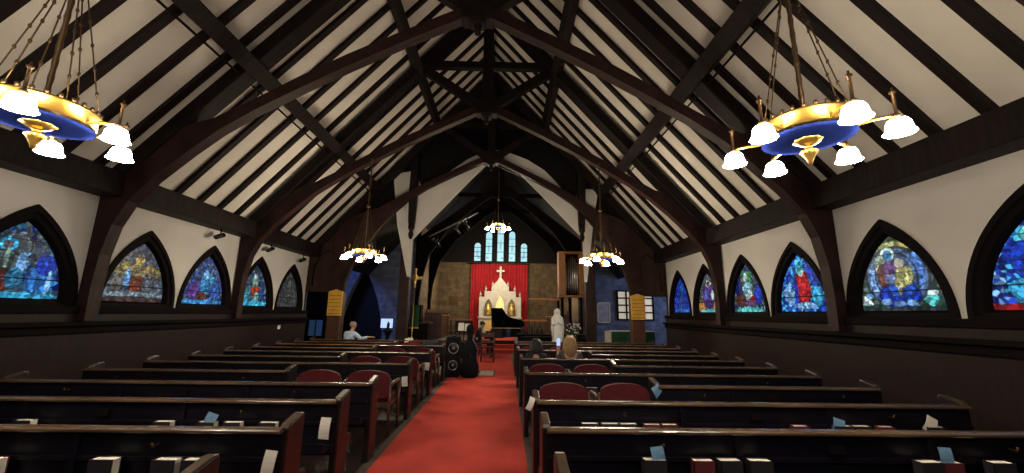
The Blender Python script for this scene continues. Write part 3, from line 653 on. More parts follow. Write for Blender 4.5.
# ------------------------------------------------------------------ red armchairs filling the short rows
def make_chair(loc, label, group):
    t = thing('armchair', loc, label, 'chair', group)
    n = 16; h = .265
    pts = [(-h, .46), (h, .46), (h + .005, .66)] + [(h * math.cos(PI * i / n), .70 + .10 * math.sin(PI * i / n) ** .8) for i in range(n + 1)] + [(-h - .005, .66)]
    MB().prism(pts, 'y', .0, .07).build('backrest', M['redcloth'], t, bevel=.025)
    MB().box(-.26, .26, .05, .52, .40, .48).build('seat', M['redcloth'], t, bevel=.03)
    MB().box(-.26, .26, .06, .50, .34, .40).build('seat_frame', M['chairwood'], t)
    for s in (-1, 1):
        MB().tube([(s * .285, .03, .60), (s * .285, .2, .635), (s * .285, .42, .63), (s * .285, .47, .60)], [.02, .024, .026, .022], 8).build('armrest', M['chairwood'], t)
        MB().tube([(s * .285, .02, 0), (s * .285, .03, .40), (s * .275, .03, .70)], [.018, .024, .018], 8).build('leg', M['chairwood'], t)
        MB().tube([(s * .285, .47, 0), (s * .285, .46, .61)], [.018, .024], 8).build('leg', M['chairwood'], t)
    return t
ch = None
for s, nm, ys, sh, xs in ((-1, 'left', yl, SHORT_L, (-1.86, -1.22)), (1, 'right', yr, SHORT_R, (1.20, 1.88))):
    for q, k in enumerate(sh):
        for j, x in enumerate(xs):
            near = (j == 1) if s < 0 else (j == 0)
            lb = 'red upholstered armchair %s, %s chair row on the %s' % ('beside the aisle' if near else 'next to the short pew', ORD[q], nm)
            gp = 'red armchairs in the pew rows on the %s' % nm
            if ch is None: ch = make_chair((x, ys[k] + .08, 0), lb, gp)
            else: dup(ch, (x, ys[k] + .08, 0), lb, gp)

# ------------------------------------------------------------------ hymnals in the racks
def make_book(w, hgt, th, cover):
    t = thing('hymnal', (0, 0, 0), 'x', 'book')
    MB().box(-w / 2, w / 2, -th, -th + .005, 0, hgt).box(-w / 2, w / 2, -.005, 0, 0, hgt).box(-w / 2, -w / 2 + .006, -th, 0, 0, hgt).build('cover', cover, t)
    MB().box(-w / 2 + .007, w / 2 - .004, -th + .006, -.006, .004, hgt - .003).build('pages', M['pages'], t)
    return t
BK = [make_book(.145, .20, .065, M['coverblack']), make_book(.135, .195, .055, M['coverred'])]
used = [False, False]
rows = [  # (pew row, side, x positions with colour, where)
    ('left', 1, [(-1.93, 0), (-1.55, 0), (-1.37, 0), (-2.62, 1)]),
    ('left', 2, [(-3.41, 0), (-2.28, 0), (-1.92, 0), (-1.71, 0), (-1.42, 0)]),
    ('left', 3, [(-3.2, 0), (-2.5, 1)]),
    ('left', 4, [(-4.15, 0), (-3.80, 1), (-3.55, 0)]),
    ('left', 5, [(-4.1, 0), (-3.7, 0)]),
    ('left', 6, [(-4.2, 0), (-3.9, 0)]),
    ('right', 1, [(1.84, 1), (2.01, 0), (2.21, 0), (1.52, 0), (3.33, 0), (3.48, 1), (3.81, 0)]),
    ('right', 2, [(1.28, 0), (1.45, 0), (1.61, 0), (1.82, 1), (1.97, 1), (3.11, 1), (3.48, 0), (3.64, 0), (3.86, 1), (4.29, 0)]),
    ('right', 3, [(2.7, 0), (3.3, 1)]),
    ('right', 4, [(1.50, 0), (1.66, 0), (3.2, 0)]),
    ('right', 6, [(1.60, 0), (2.0, 0)]),
]
WDS = ['one', 'two', 'three', 'four', 'five']
for sd, k, xs in rows:
    y = (yl if sd == 'left' else yr)[k]
    xs = sorted(xs, key=lambda q: abs(q[0]))
    for j, (x, c) in enumerate(xs):
        lb = '%s hymn book behind the %s pew %s of the aisle, %s from the aisle' % ('red' if c else 'black', ORD[k], sd, ORD[j])
        gp = 'hymn books in the pew racks'
        loc = (x, y - .018, .436); rz = random.uniform(-.03, .03)
        if not used[c]:
            o = BK[c]; o.location = loc; o['label'] = lb; o['group'] = gp; used[c] = True
        else: dup(BK[c], loc, lb, gp, rz)
# leaflets in the racks and cards taped to pew backs
def sheet(loc, w, h, m, label, rz=0, tilt=0, cat='paper', name='paper_card', grp=None):
    n = 6; vs = []
    for j in range(n + 1):
        for i in (0, 1):
            vs.append(((i - .5) * w, -.012 * math.sin(PI * j / n) - .004, -h * j / n))
    mb = MB().add(vs, [(2 * j, 2 * j + 1, 2 * j + 3, 2 * j + 2) for j in range(n)])
    o = mb.build(name, m); o.location = loc; o.rotation_euler = (0, tilt, rz)
    so = o.modifiers.new('thick', 'SOLIDIFY'); so.thickness = .003
    return tag(o, label, cat, grp)
g = 'white cards on the pew backs'
sheet((-.925, yl[1] - .024, .68), .075, .20, M['paper'], 'white card hanging on the second left pew back near the aisle', tilt=.1, grp=g)
sheet((-.955, yl[2] - .024, .67), .085, .17, M['paper'], 'white card hanging on the third left pew back near the aisle', tilt=.06, grp=g)
sheet((-.93, yl[5] - .024, .62), .085, .14, M['paper'], 'white card hanging on the sixth left pew back near the aisle', tilt=-.1, grp=g)
sheet((-.92, yl[7] - .024, .62), .10, .14, M['paper'], 'white card hanging on the eighth left pew back near the aisle', tilt=.1, grp=g)
sheet((.785, yr[0] - .01, .80), .07, .12, M['paper'], 'white folded card clipped to the nearest right pew end', rz=.5, tilt=.4, grp=g)
sheet((.79, yr[2] + .0, .83), .055, .11, M['paper'], 'white folded card clipped to the third right pew end', rz=.4, tilt=.45, grp=g)
sheet((2.19, yr[3] + .018, .79), .10, .12, M['paperblue'], 'light blue leaflet stuck on the aisle end of the first short right pew', rz=.2, tilt=-.5, cat='leaflet', name='leaflet')
sheet((1.54, yr[1] - .05, .71), .085, .13, M['paperblue'], 'dark blue leaflet standing in the rack behind the second right pew', tilt=-.1, cat='leaflet', name='leaflet')
sheet((3.46, yr[1] - .045, .72), .085, .14, M['paperblue'], 'pale blue leaflet beside books at the right end of the second right pew rack', tilt=.05, cat='leaflet', name='leaflet')
sheet((3.46, yr[2] - .05, .69), .10, .10, M['paperblue'], 'blue leaflet standing in the rack behind the third right pew', tilt=.3, cat='leaflet', name='leaflet')
sheet((4.29, yr[2] - .05, .71), .10, .13, M['cream'], 'cream leaflet leaning in the rack at the wall end of the third right pew', tilt=.5, cat='leaflet', name='leaflet')
sheet((-1.88, yl[2] - .05, .70), .09, .12, M['paperblue'], 'blue leaflet standing among books behind the third left pew', tilt=.3, cat='leaflet', name='leaflet')
sheet((-.90, yl[0] + .0, .80), .07, .16, M['paperblue'], 'blue leaflet tied to the nearest left pew end', rz=-.3, tilt=-.25, cat='leaflet', name='leaflet')
tag(MB().box(-.06, .06, -.004, .004, -.05, .05).build('switch_plate', M['white']), 'small white switch plate on the left panelling', 'switch plate').location = (-5.39, 10.6, 1.12)
bpy.data.objects['switch_plate'].rotation_euler = (0, 0, PI / 2)

# ------------------------------------------------------------------ floor grate on the carpet
t = thing('floor_grate', (.08, 10.7, .012), 'pale rectangular metal floor grate set in the red carpet', 'grate')
MB().box(-.22, .22, -.5, -.45, 0, .012).box(-.22, .22, .45, .5, 0, .012).box(-.22, -.18, -.5, .5, 0, .012).box(.18, .22, -.5, .5, 0, .012).build('grate_frame', M['carpetedge'], t)
gr = MB()
for k in range(22): gr.box(-.18, .18, -.44 + k * .041, -.42 + k * .041, 0, .010)
gr.build('grate_bars', mat('grate_metal', (.42, .33, .24), .6), t)

# ------------------------------------------------------------------ musicians' things
# double bass in a soft case, leaning upright
t = thing('bass_case', (-.32, 9.95, .012), 'tall black soft case for a string bass standing on the aisle carpet', 'instrument case')
prof = [(0, 0), (.10, .0), (.20, .03), (.24, .14), (.24, .27), (.19, .40), (.17, .47), (.19, .56), (.20, .64), (.17, .74), (.10, .82), (.075, .88), (.07, 1.0), (.085, 1.08), (.10, 1.14), (.085, 1.22), (.04, 1.26), (0, 1.27)]
bc = MB().lathe(prof, (0, 0, 0), 24); bc.v = [(x, y * .62, z) for x, y, z in bc.v]; bc.build('soft_case', M['blackmatt'], t)
MB().tube([(.0, -.14, .62), (.06, -.20, .52), (.06, -.19, .36), (0, -.155, .28)], .014, 6).build('carry_handle', M['black'], t)
MB().tube([(.20 * math.cos(a), -.02, .5 + .42 * math.sin(a) * 1.0) for a in [PI * i / 12 - PI / 2 for i in range(13)]], .007, 5).build('zipper', M['greymetal'], t)
# loudspeaker stack
def speaker(loc, w, dp, h, label, cones):
    t = thing('loudspeaker', loc, label, 'loudspeaker', 'black loudspeakers beside the aisle')
    MB().box(-w / 2, w / 2, -dp / 2, dp / 2, 0, h).build('cabinet', M['blackmatt'], t, bevel=.015)
    for (cx_, cz, r) in cones:
        co = MB(); co.tube([(cx_ + r * math.cos(2 * PI * i / 20), -dp / 2 - .006, cz + r * math.sin(2 * PI * i / 20)) for i in range(21)], .013, 6)
        c = co.build('cone_ring', M['greymetal'], t)
        q = MB().ball((cx_, -dp / 2 - .002, cz), r * .85, .01, r * .85, 14, 6).build('cone', M['black'], c)
        MB().ball((cx_, -dp / 2 - .014, cz), r * .3, .01, r * .3, 10, 5).build('dust_cap', M['greymetal'], c)
    MB().box(-.06, .06, -.02, .02, h, h + .025).build('handle', M['black'], t)
    return t
speaker((-.74, 10.15, .012), .34, .34, .95, 'tall black loudspeaker with two grey ringed cones left of the bass case', [(.02, .28, .11), (.02, .68, .12)])
speaker((-.70, 10.80, .012), .34, .32, .78, 'low black loudspeaker at the aisle end of the farther left pews', [(0, .30, .11), (0, .60, .06)])
t = thing('music_stand', (-.62, 11.3, .022), 'thin black music stand holding pale sheet music left of the aisle', 'music stand')
MB().tube([(0, 0, .12), (0, 0, 1.0)], .012, 6).build('pole', M['black'], t)
for k in range(3):
    a = k * 2 * PI / 3; MB().tube([(0, 0, .16), (.22 * math.cos(a), .22 * math.sin(a), .0)], .009, 6).build('leg', M['black'], t)
MB().box(-.24, .24, -.01, .01, 0, .33, Matrix.Translation((0, 0, 1.0)) @ Matrix.Rotation(-.45, 4, 'X')).build('desk', M['black'], t)
MB().box(-.16, .0, -.02, -.012, .03, .27, Matrix.Translation((0, 0, 1.0)) @ Matrix.Rotation(-.45, 4, 'X')).box(.02, .17, -.02, -.012, .03, .25, Matrix.Translation((0, 0, 1.0)) @ Matrix.Rotation(-.45, 4, 'X')).build('sheet_music', M['paper'], t)
# coats on the farthest left pew
for k, (x, y, mt, lb) in enumerate(((-1.35, yl[10] + .03, 'darkcloth', 'dark coat draped over the pew back near the aisle at the far left'), (-1.75, yl[10] + .03, 'redcloth', 'red bag slumped beside the dark coat on the far left pew'), (-2.1, yl[11] + .03, 'cream', 'pale scarf bundle lying on the farthest left pew back'))):
    n = 9; vs = []; fs = []
    rn = random.Random(k)
    x = x
    for i in range(n + 1):
        for j, (dy, z) in enumerate(((-.035, .66), (-.04, .76), (-.02, .82), (.04, .84), (.09, .80), (.10, .66))):
            vs.append(((i / n - .5) * (.42 - .1 * k), dy + rn.uniform(-.015, .01), z + rn.uniform(0, .03) - .0 - .02 * abs(i / n - .5)))
    for i in range(n):
        for j in range(5): fs.append((i * 6 + j, i * 6 + j + 1, (i + 1) * 6 + j + 1, (i + 1) * 6 + j))
    o = MB().add(vs, fs, True).build(['coat', 'bag', 'scarf'][k], M[mt], recalc=False); o.location = (x, y, .0)
    sm_ = o.modifiers.new('thick', 'SOLIDIFY'); sm_.thickness = .02; sm_.offset = 1
    tag(o, lb, ['coat', 'bag', 'scarf'][k])

# grand piano (keyboard to the left, lid propped on the far side)
t = thing('grand_piano', (.02, 14.3, .012), 'black grand piano with its lid propped open before the altar steps', 'piano')
outl = [(0, 0), (.42, 0), (.49, .20), (.58, .44), (.72, .60), (.95, .70), (1.12, .76), (1.24, .88), (1.28, 1.05), (1.25, 1.22), (1.16, 1.30), (0, 1.30)]
MB().prism(outl, 'z', .68, .98).build('case', M['black'], t, bevel=.01)
lid = [(x, y - 1.30) for x, y in outl[1:-1]]; lid = [(0.0, -1.3)] + lid + [(0, 0)]
LM = Matrix.Translation((0, 1.30, .99)) @ Matrix.Rotation(-d(34), 4, 'X')
lm = MB().prism(lid, 'z', 0, .025); lm.v = [tuple(LM @ Vector(v)) for v in lm.v]; lm.build('lid', M['black'], t)
MB().tube([(.46, .25, .98), (.44, .45, 1.50)], .010, 6).build('lid_prop', M['black'], t)
MB().box(-.22, .02, .06, 1.24, .64, .72).box(-.22, .02, 0, .06, .64, .86).box(-.22, .02, 1.24, 1.30, .64, .86).build('key_bed', M['black'], t, bevel=.01)
MB().box(-.20, -.05, .08, 1.22, .72, .742).build('white_keys', M['white'], t)
kb = MB()
for k in range(36):
    if k % 7 not in (2, 6): kb.box(-.14, -.05, .10 + k * .031, .114 + k * .031, .742, .755)
kb.build('black_keys', M['black'], t)
MB().box(.1, .12, .3, 1.0, .98, 1.2).build('music_desk', M['black'], t)
for a, b in ((.05, .12), (.05, 1.18), (1.08, 1.05)): MB().lathe([(.03, 0), (.04, .04), (.035, .1), (.06, .55), (.075, .68)], (a, b, 0), 10).build('leg', M['black'], t)
MB().tube([(.15, .65, .68), (.12, .65, .10)], .02, 6).box(.02, .18, .55, .75, .06, .10).build('pedal_lyre', M['black'], t)
# piano bench
t = thing('piano_bench', (-.52, 14.9, .012), 'reddish wooden bench at the keyboard of the piano', 'bench')
MB().box(-.17, .17, -.35, .35, .42, .48).build('seat', M['redcloth'], t, bevel=.02)
MB().box(-.16, .16, -.34, .34, .36, .42).build('seat_frame', M['chairwood'], t)
for a in (-.13, .13):
    for b in (-.30, .30): MB().tube([(a, b, 0), (a, b, .37)], [.018, .026], 8).build('leg', M['chairwood'], t)
# wooden chair in front of the piano
t = thing('side_chair', (-.02, 13.35, .012), 'brown wooden chair with red seat standing before the piano', 'chair')
MB().box(-.22, .22, -.2, .22, .42, .46).build('seat', M['redcloth'], t, bevel=.02)
for a in (-.2, .2):
    MB().tube([(a, -.19, 0), (a, -.19, .45), (a, -.23, .92)], .022, 8).build('leg', M['chairwood'], t)
    MB().tube([(a, .2, 0), (a, .2, .42)], .022, 8).build('leg', M['chairwood'], t)
MB().box(-.2, .2, -.235, -.205, .78, .92).box(-.2, .2, -.22, -.195, .60, .66).build('backrest', M['chairwood'], t, bevel=.01)
MB().box(-.2, .2, -.2, -.18, .2, .24).box(-.2, .2, .19, .21, .2, .24).build('stretcher', M['chairwood'], t)

# pulpit with green hanging, processional cross
t = thing('pulpit', (-2.55, 14.3, 0), 'dark wooden pulpit with a green hanging left of the chancel', 'pulpit')
MB().box(-.55, .40, -.3, .4, 0, 1.15).build('pulpit_body', M['trimwood'], t, bevel=.02)
for k in range(3): MB().box(-.50 + k * .30, -.26 + k * .30, -.325, -.30, .15, 1.02).build('carved_panel', M['trimwood'], t, bevel=.01)
MB().box(-.60, .45, -.35, .45, 1.15, 1.22).build('pulpit_rim', M['beamred'], t, bevel=.01)
MB().box(-.30, .14, -.28, .1, 1.22, 1.32).prism([(-.33, 1.32), (.1, 1.32), (.1, 1.82), (-.27, 1.78)], 'x', -.26, .12).build('book_desk', M['trimwood'], t)
MB().box(-.24, .08, -.37, -.345, 1.05, 1.80).build('green_hanging', M['green'], t)
MB().box(-.24, .08, -.372, -.343, 1.00, 1.05).build('gold_fringe', M['gold'], t)
t = thing('processional_cross', (-2.58, 13.5, 0), 'tall gilded cross on a pole standing in front of the pulpit', 'cross')
MB().lathe([(.16, 0), (.16, .04), (.05, .08), (.02, .12), (.018, 2.35), (.05, 2.42), (.03, 2.50), (0, 2.52)], (0, 0, 0), 12).build('pole', M['brass'], t)
cm = MB().box(-.03, .03, -.02, .02, 2.45, 2.98).box(-.17, .17, -.02, .02, 2.68, 2.75)
for x, z in ((-.18, 2.715), (.18, 2.715), (0, 3.0)): cm.ball((x, 0, z), .055, .03, .055)
cm.tube([(.10 * math.cos(2 * PI * i / 16), 0, 2.715 + .10 * math.sin(2 * PI * i / 16)) for i in range(17)], .015, 6)
cm.build('cross_head', M['gold'], t)
# lit screen on a stand in the left transept
t = thing('monitor', (-4.25, 16.3, -.0), 'small glowing pale blue monitor on a stand in the left transept', 'monitor')
MB().box(-.26, .26, -.03, .03, 0.90, 1.30).build('bezel', M['black'], t)
MB().box(-.24, .24, -.035, -.028, 0.92, 1.28).build('screen', M['screen'], t)
MB().tube([(0, 0, .05), (0, 0, .95)], .03, 8).lathe([(.25, 0), (.25, .03), (.05, .06)], (0, 0, 0), 14).build('stand', M['black'], t)
# dark carved newel / candle stand
t = thing('candle_stand', (-3.38, 13.5, 0), 'dark turned candle stand left of the pulpit', 'candle stand')
MB().lathe([(.22, 0), (.22, .05), (.08, .12), (.05, .3), (.09, .5), (.05, .7), (.12, .9), (.18, .95), (.05, 1.0), (.05, 1.15), (.0, 1.25)], (0, 0, 0), 14).build('turned_shaft', M['black'], t)
# choir stalls
for s, x, lb in ((-1, -2.4, 'dark choir stall on the left side of the chancel'), (1, 2.75, 'dark choir stall on the right side of the chancel')):
    t = thing('choir_stall', (x, 18.9, .45), lb, 'choir stall')
    MB().box(-.06, .06, -.9, 1.2, 0, .95).build('front_panel', M['chairwood'], t, bevel=.01)
    MB().box(-.16, .12, -.95, 1.25, .95, 1.0).build('book_ledge', M['orangewood'], t, bevel=.01)
    MB().box(s * .4 - .2, s * .4 + .2, -.9, 1.2, .40, .46).build('seat', M['chairwood'], t)
    MB().box(s * .62 - .03, s * .62 + .03, -.9, 1.2, 0, 1.25).build('backrest', M['chairwood'], t)
    for yy in (-.96, 1.2): MB().box(min(-.1, s * .68), max(.1, s * .68), yy, yy + .07, 0, 1.1).build('stall_end', M['chairwood'], t, bevel=.02)
# communion rail benches silhouettes with candlesticks
for s, x0, x1, lb in ((-1, -2.6, -1.2, 'low wooden rail before the altar on the left'), (1, 1.45, 3.0, 'low wooden rail before the altar on the right')):
    t = thing('altar_rail', (0, 20.8, .45), lb, 'rail')
    MB().box(x0, x1, -.06, .06, .72, .80).build('handrail', M['orangewood'], t, bevel=.01)
    for k in range(6): MB().lathe([(.04, 0), (.05, .1), (.025, .3), (.05, .5), (.04, .72)], (x0 + .1 + k * (x1 - x0 - .2) / 5, 0, 0), 8).build('baluster', M['chairwood'], t)
# organ
t = thing('pipe_organ', (3.42, 16.9, 2.36), 'orange wooden organ case with silver pipes high on the right', 'organ')
MB().box(-.62, .50, -.2, .3, -.1, 0).build('organ_base', M['orangewood'], t, bevel=.02); MB().box(-.62, .50, -.2, .3, 1.78, 1.88).build('organ_cornice', M['orangewood'], t, bevel=.02)
MB().box(-.62, -.32, -.24, .2, 0, 1.78).build('side_panel', M['orangewood'], t, bevel=.02)
MB().box(.28, .50, -.24, .2, 0, 1.78).build('side_panel', M['orangewood'], t, bevel=.02)
MB().box(-.32, .28, .1, .28, 0, 1.78).build('organ_back', M['trimwood'], t)
for k in range(6):
    h = 1.25 + .40 * math.sin(PI * (k + .5) / 6)
    MB().lathe([(.012, 0), (.036, .25), (.036, .28), (.030, .30), (.036, .32), (.036, h), (.030, h)], (-.26 + k * .095, 0, .06), 10).build('organ_pipe', M['pipe'], t)
MB().box(-.5, -.4, -.1, .1, -2.06, -.1).box(.3, .4, -.1, .1, -2.06, -.1).build('support_post', M['trimwood'], t)
t = thing('gallery_beam', (2.4, 16.7, 2.12), 'slender wooden beam reaching out left of the organ case', 'beam')
MB().box(-.9, .42, -.05, .05, 0, .09).build('beam_bar', M['orangewood'], t, bevel=.01)
MB().box(.33, .42, -.05, .05, -2.12, 0).build('beam_post', M['trimwood'], t)

# votive table with dark bottles, statue on its own pedestal, flowers
t = thing('votive_table', (1.55, 13.3, 0), 'long dark table carrying rows of dark bottles right of the piano', 'table')
MB().box(-.55, 1.85, -.25, .25, .05, .80).build('front_panel', M['blackmatt'], t)
MB().box(-.60, 1.90, -.28, .28, .84, .90).build('tabletop', M['trimwood'], t, bevel=.01)
for a in (-.55, 1.85):
    for b in (-.22, .22): MB().box(a - .03, a + .03, b - .03, b + .03, 0, .84).build('leg', M['trimwood'], t)
rn = random.Random(3)
for k in range(10):
    x = 1.10 + (k % 5) * .17; y = 13.2 + (k // 5) * .2; hh = rn.uniform(.2, .34)
    o = MB().lathe([(.035, 0), (.04, .02), (.04, hh * .6), (.018, hh * .72), (.016, hh), (0, hh)], (0, 0, 0), 10).build('bottle', M['coverblack']); o.location = (x, y, .90)
    tag(o, 'dark votive bottle, %s from the left in the %s row on the dark table' % (ORD[k % 5], 'front' if k < 5 else 'back'), 'bottle', 'dark bottles on the votive table')
t = thing('pedestal', (2.12, 12.1, 0), 'dark square pedestal under the white robed statue', 'pedestal')
MB().box(-.28, .28, -.22, .22, 0, .06).box(-.22, .22, -.18, .18, .06, .60).build('pedestal_block', M['trimwood'], t, bevel=.01)
MB().box(-.30, .30, -.24, .24, .60, .66).build('pedestal_top', M['chairwood'], t, bevel=.01)
t = thing('statue', (2.12, 12.1, .66), 'white statue of a veiled robed woman standing above the right pews', 'statue')
sp = [(.15, 0), (.17, .02), (.16, .10), (.15, .3), (.155, .45), (.17, .60), (.175, .70), (.165, .78), (.11, .85), (.085, .88), (.095, .93), (.09, 1.0), (.06, 1.05), (0, 1.07)]
sb = MB().lathe(sp, (0, 0, 0), 40, True, lambda a: 1 + .035 * math.cos(9 * a)); sb.v = [(x, y * .72, z) for x, y, z in sb.v]; sb.build('robe', M['statue'], t)
MB().ball((0, -.055, .95), .05, .045, .062).build('face', M['statue'], t)
for s in (-1, 1): MB().tube([(s * .14, -.03, .74), (s * .15, -.09, .58), (s * .06, -.15, .62), (s * .012, -.155, .70)], [.042, .045, .034, .020], 8).build('arm', M['statue'], t)
MB().tube([(-.14, -.02, .80), (-.17, -.06, .5), (-.15, -.1, .15)], [.03, .035, .02], 8).tube([(.14, -.02, .80), (.17, -.06, .5), (.15, -.1, .15)], [.03, .035, .02], 8).build('mantle_fold', M['statue'], t)
t = thing('flower_vase', (2.75, 12.75, 0), 'tall stand of pale flowers between the statue and the organ', 'flowers')
MB().lathe([(.14, 0), (.14, .03), (.03, .08), (.03, .62), (.10, .68), (.12, .80), (.09, .88), (.11, .92)], (0, 0, 0), 14).build('vase', M['bronze'], t)
fl = MB(); lf = MB()
for k in range(26):
    a = rn.uniform(0, 2 * PI); r = rn.uniform(0, .24); z = .98 + rn.uniform(0, .34) * (1 - r)
    fl.ball((r * math.cos(a), r * math.sin(a), z), .03, .03, .026, 7, 5)
    lf.tube([(0, 0, .9), (r * .6 * math.cos(a), r * .6 * math.sin(a), (z + .9) / 2), (r * math.cos(a), r * math.sin(a), z)], .006, 5)
fl.build('blossoms', M['flower'], t); lf.build('stems', M['leaf'], t)

# chancel spotlights cluster (left, under the roof)
for k, (x, y, z, lb) in enumerate(((-2.0, 14.2, 4.05, 'silver stage spotlight under the chancel arch, lower left'), (-1.35, 14.4, 4.6, 'black stage spotlight under the chancel arch, upper middle'), (-1.0, 14.6, 4.85, 'small stage spotlight under the chancel arch nearest the centre'))):
    t = thing('stage_light', (x, y, z), lb, 'stage light', 'stage lights under the chancel arch')
    MB().tube([(-.14, -.1, .12), (.10, .08, -.12)], [.07, .055], 12).build('lamp_can', M['black'], t)
    MB().tube([(-.15, -.11, .13), (-.165, -.12, .145)], .065, 12).build('lens_rim', M['greymetal'], t)
    MB().tube([(0, 0, .06), (0, 0, .35)], .014, 6).build('yoke', M['black'], t)
o = MB().tube([(-2.3, 14.1, 4.28), (-.6, 14.8, 5.4)], .03, 8).build('light_bar', M['greymetal']); tag(o, 'slanting metal bar holding the stage lights under the chancel arch', 'bar')

# ------------------------------------------------------------------ people
def skin_mesh(nodes, edges, root):
    me = bpy.data.meshes.new('tmp'); names = list(nodes)
    me.from_pydata([nodes[n][0] for n in names], [(names.index(a), names.index(b)) for a, b in edges], [])
    ob = bpy.data.objects.new('tmp', me); COL.objects.link(ob)
    ob.modifiers.new('s', 'SKIN'); ss = ob.modifiers.new('u', 'SUBSURF'); ss.levels = 2
    for i, n in enumerate(names):
        r = nodes[n][1]; v = me.skin_vertices[0].data[i]
        v.radius = (r, r) if not isinstance(r, tuple) else r
        v.use_root = (n == root)
    dg = bpy.context.evaluated_depsgraph_get(); ev = ob.evaluated_get(dg)
    out = bpy.data.meshes.new_from_object(ev, depsgraph=dg)
    bpy.data.objects.remove(ob)
    for p in out.polygons: p.use_smooth = True
    return out
def mesh_obj(name, me, m, parent):
    me.materials.clear(); me.materials.append(m); o = bpy.data.objects.new(name, me); COL.objects.link(o); o.parent = parent; return o

def make_person(loc, rz, label, shirt, pants, hair, armL, armR, lean=.06, long_hair=False, headtilt=(0, 0), seat=.46, k=1.0):
    """seated figure facing +y in its own space; arms given as (elbow, wrist, palm tip) points"""
    t = thing('person', loc, label, 'person', rz=rz)
    V = Vector
    pel = V((0, 0, seat + .09)); chest = V((0, lean, seat + .40)); neckb = V((0, lean * 1.3, seat + .52)); headc = V((headtilt[0], lean * 1.5 + headtilt[1] + .02, seat + .69))
    N = {'pel': (pel, (.14, .11)), 'waist': (V((0, lean * .5, seat + .24)), (.125, .10)), 'chest': (chest, (.15, .11)), 'nb': (neckb, .055), 'neck': (neckb.lerp(headc, .4), .05),
         'hd0': (headc + V((0, .01, -.06)), .068), 'hd1': (headc, .082), 'hd2': (headc + V((0, -.01, .06)), .072), 'hd3': (headc + V((0, -.01, .105)), .045)}
    E = [('pel', 'waist'), ('waist', 'chest'), ('chest', 'nb'), ('nb', 'neck'), ('neck', 'hd0'), ('hd0', 'hd1'), ('hd1', 'hd2'), ('hd2', 'hd3')]
    for s, nm, arm in ((-1, 'l', armL), (1, 'r', armR)):
        sh = chest + V((s * .175, 0, .075)); el, wr, tip = [V(a) for a in arm]
        N['sh' + nm] = (sh, .052); N['el' + nm] = (el, .04); N['wr' + nm] = (wr, .028)
        dirv = (tip - wr).normalized(); side = dirv.cross(V((0, 0, 1)))
        side = side.normalized() if side.length > .1 else V((1, 0, 0))
        palm = wr + dirv * .055; N['pa' + nm] = (palm, (.034, .018))
        E += [('chest', 'sh' + nm), ('sh' + nm, 'el' + nm), ('el' + nm, 'wr' + nm), ('wr' + nm, 'pa' + nm)]
        for q in range(4):
            off = side * ((q - 1.5) * .019); ln = (.07, .08, .075, .06)[q]
            a = palm + dirv * .035 + off; b = a + dirv * ln * .55; c = b + dirv * ln * .4 + V((0, 0, -.015))
            for key, p in (('a', a), ('b', b), ('c', c)): N['f%s%d%s' % (nm, q, key)] = (p, .009)
            E += [('pa' + nm, 'f%s%da' % (nm, q)), ('f%s%da' % (nm, q), 'f%s%db' % (nm, q)), ('f%s%db' % (nm, q), 'f%s%dc' % (nm, q))]
        ta = wr + dirv * .03 + side * (-s * .035); tb = ta + dirv * .03 + side * (-s * .022); N['t%sa' % nm] = (ta, .011); N['t%sb' % nm] = (tb, .010)
        E += [('wr' + nm, 't%sa' % nm), ('t%sa' % nm, 't%sb' % nm)]
        hip = pel + V((s * .095, .03, -.02)); kn = V((s * .12, .44, seat + .04)); an = V((s * .12, .42, .09)); to = V((s * .13, .56, .03))
        N['hp' + nm] = (hip, .085); N['kn' + nm] = (kn, .058); N['an' + nm] = (an, .042); N['to' + nm] = (to, .032)
        E += [('pel', 'hp' + nm), ('hp' + nm, 'kn' + nm), ('kn' + nm, 'an' + nm), ('an' + nm, 'to' + nm)]
    body = mesh_obj('body', skin_mesh(N, E, 'pel'), M['skin'], t)
    f = MB(); f.tube([headc + V((0, .075, .02)), headc + V((0, .105, -.012)), headc + V((0, .085, -.022))], [.010, .016, .010], 8)
    f.build('nose', M['skin'], t)
    for s in (-1, 1): MB().ball(headc + V((s * .083, -.005, -.005)), .012, .022, .032, 8, 6).build('ear', M['skin'], t)
    for s in (-1, 1): MB().ball(headc + V((s * .032, .074, .015)), .012, .008, .008, 8, 5).build('eye', M['eye'], t)
    MB().ball(headc + V((0, .072, -.045)), .026, .010, .007, 8, 5).build('mouth', M['lips'], t)
    S = {}; SE = []
    for n_ in ('pel', 'waist', 'chest', 'nb', 'shl', 'shr', 'ell', 'elr'):
        p, r = N[n_]; S[n_] = (p, tuple(q * 1.10 + .008 for q in r) if isinstance(r, tuple) else r * 1.12 + .008)
    for nm in 'lr':
        S['cf' + nm] = (N['el' + nm][0].lerp(N['wr' + nm][0], .88), .038)
        SE += [('chest', 'sh' + nm), ('sh' + nm, 'el' + nm), ('el' + nm, 'cf' + nm)]
    S['nk'] = (neckb.lerp(headc, .28), .068); SE += [('pel', 'waist'), ('waist', 'chest'), ('chest', 'nb'), ('nb', 'nk')]
    mesh_obj('shirt', skin_mesh(S, SE, 'pel'), shirt, t)
    Pn = {'pel': (pel + V((0, 0, -.02)), .135)}; PE = []
    for nm in 'lr':
        for a, r in (('hp', .096), ('kn', .07), ('an', .055)): Pn[a + nm] = (N[a + nm][0], r)
        PE += [('pel', 'hp' + nm), ('hp' + nm, 'kn' + nm), ('kn' + nm, 'an' + nm)]
    mesh_obj('trousers', skin_mesh(Pn, PE, 'pel'), pants, t)
    h = MB()
    hc = headc + V((0, -.022, .035))
    h.ball(hc, .094, .098, .088, 16, 10)
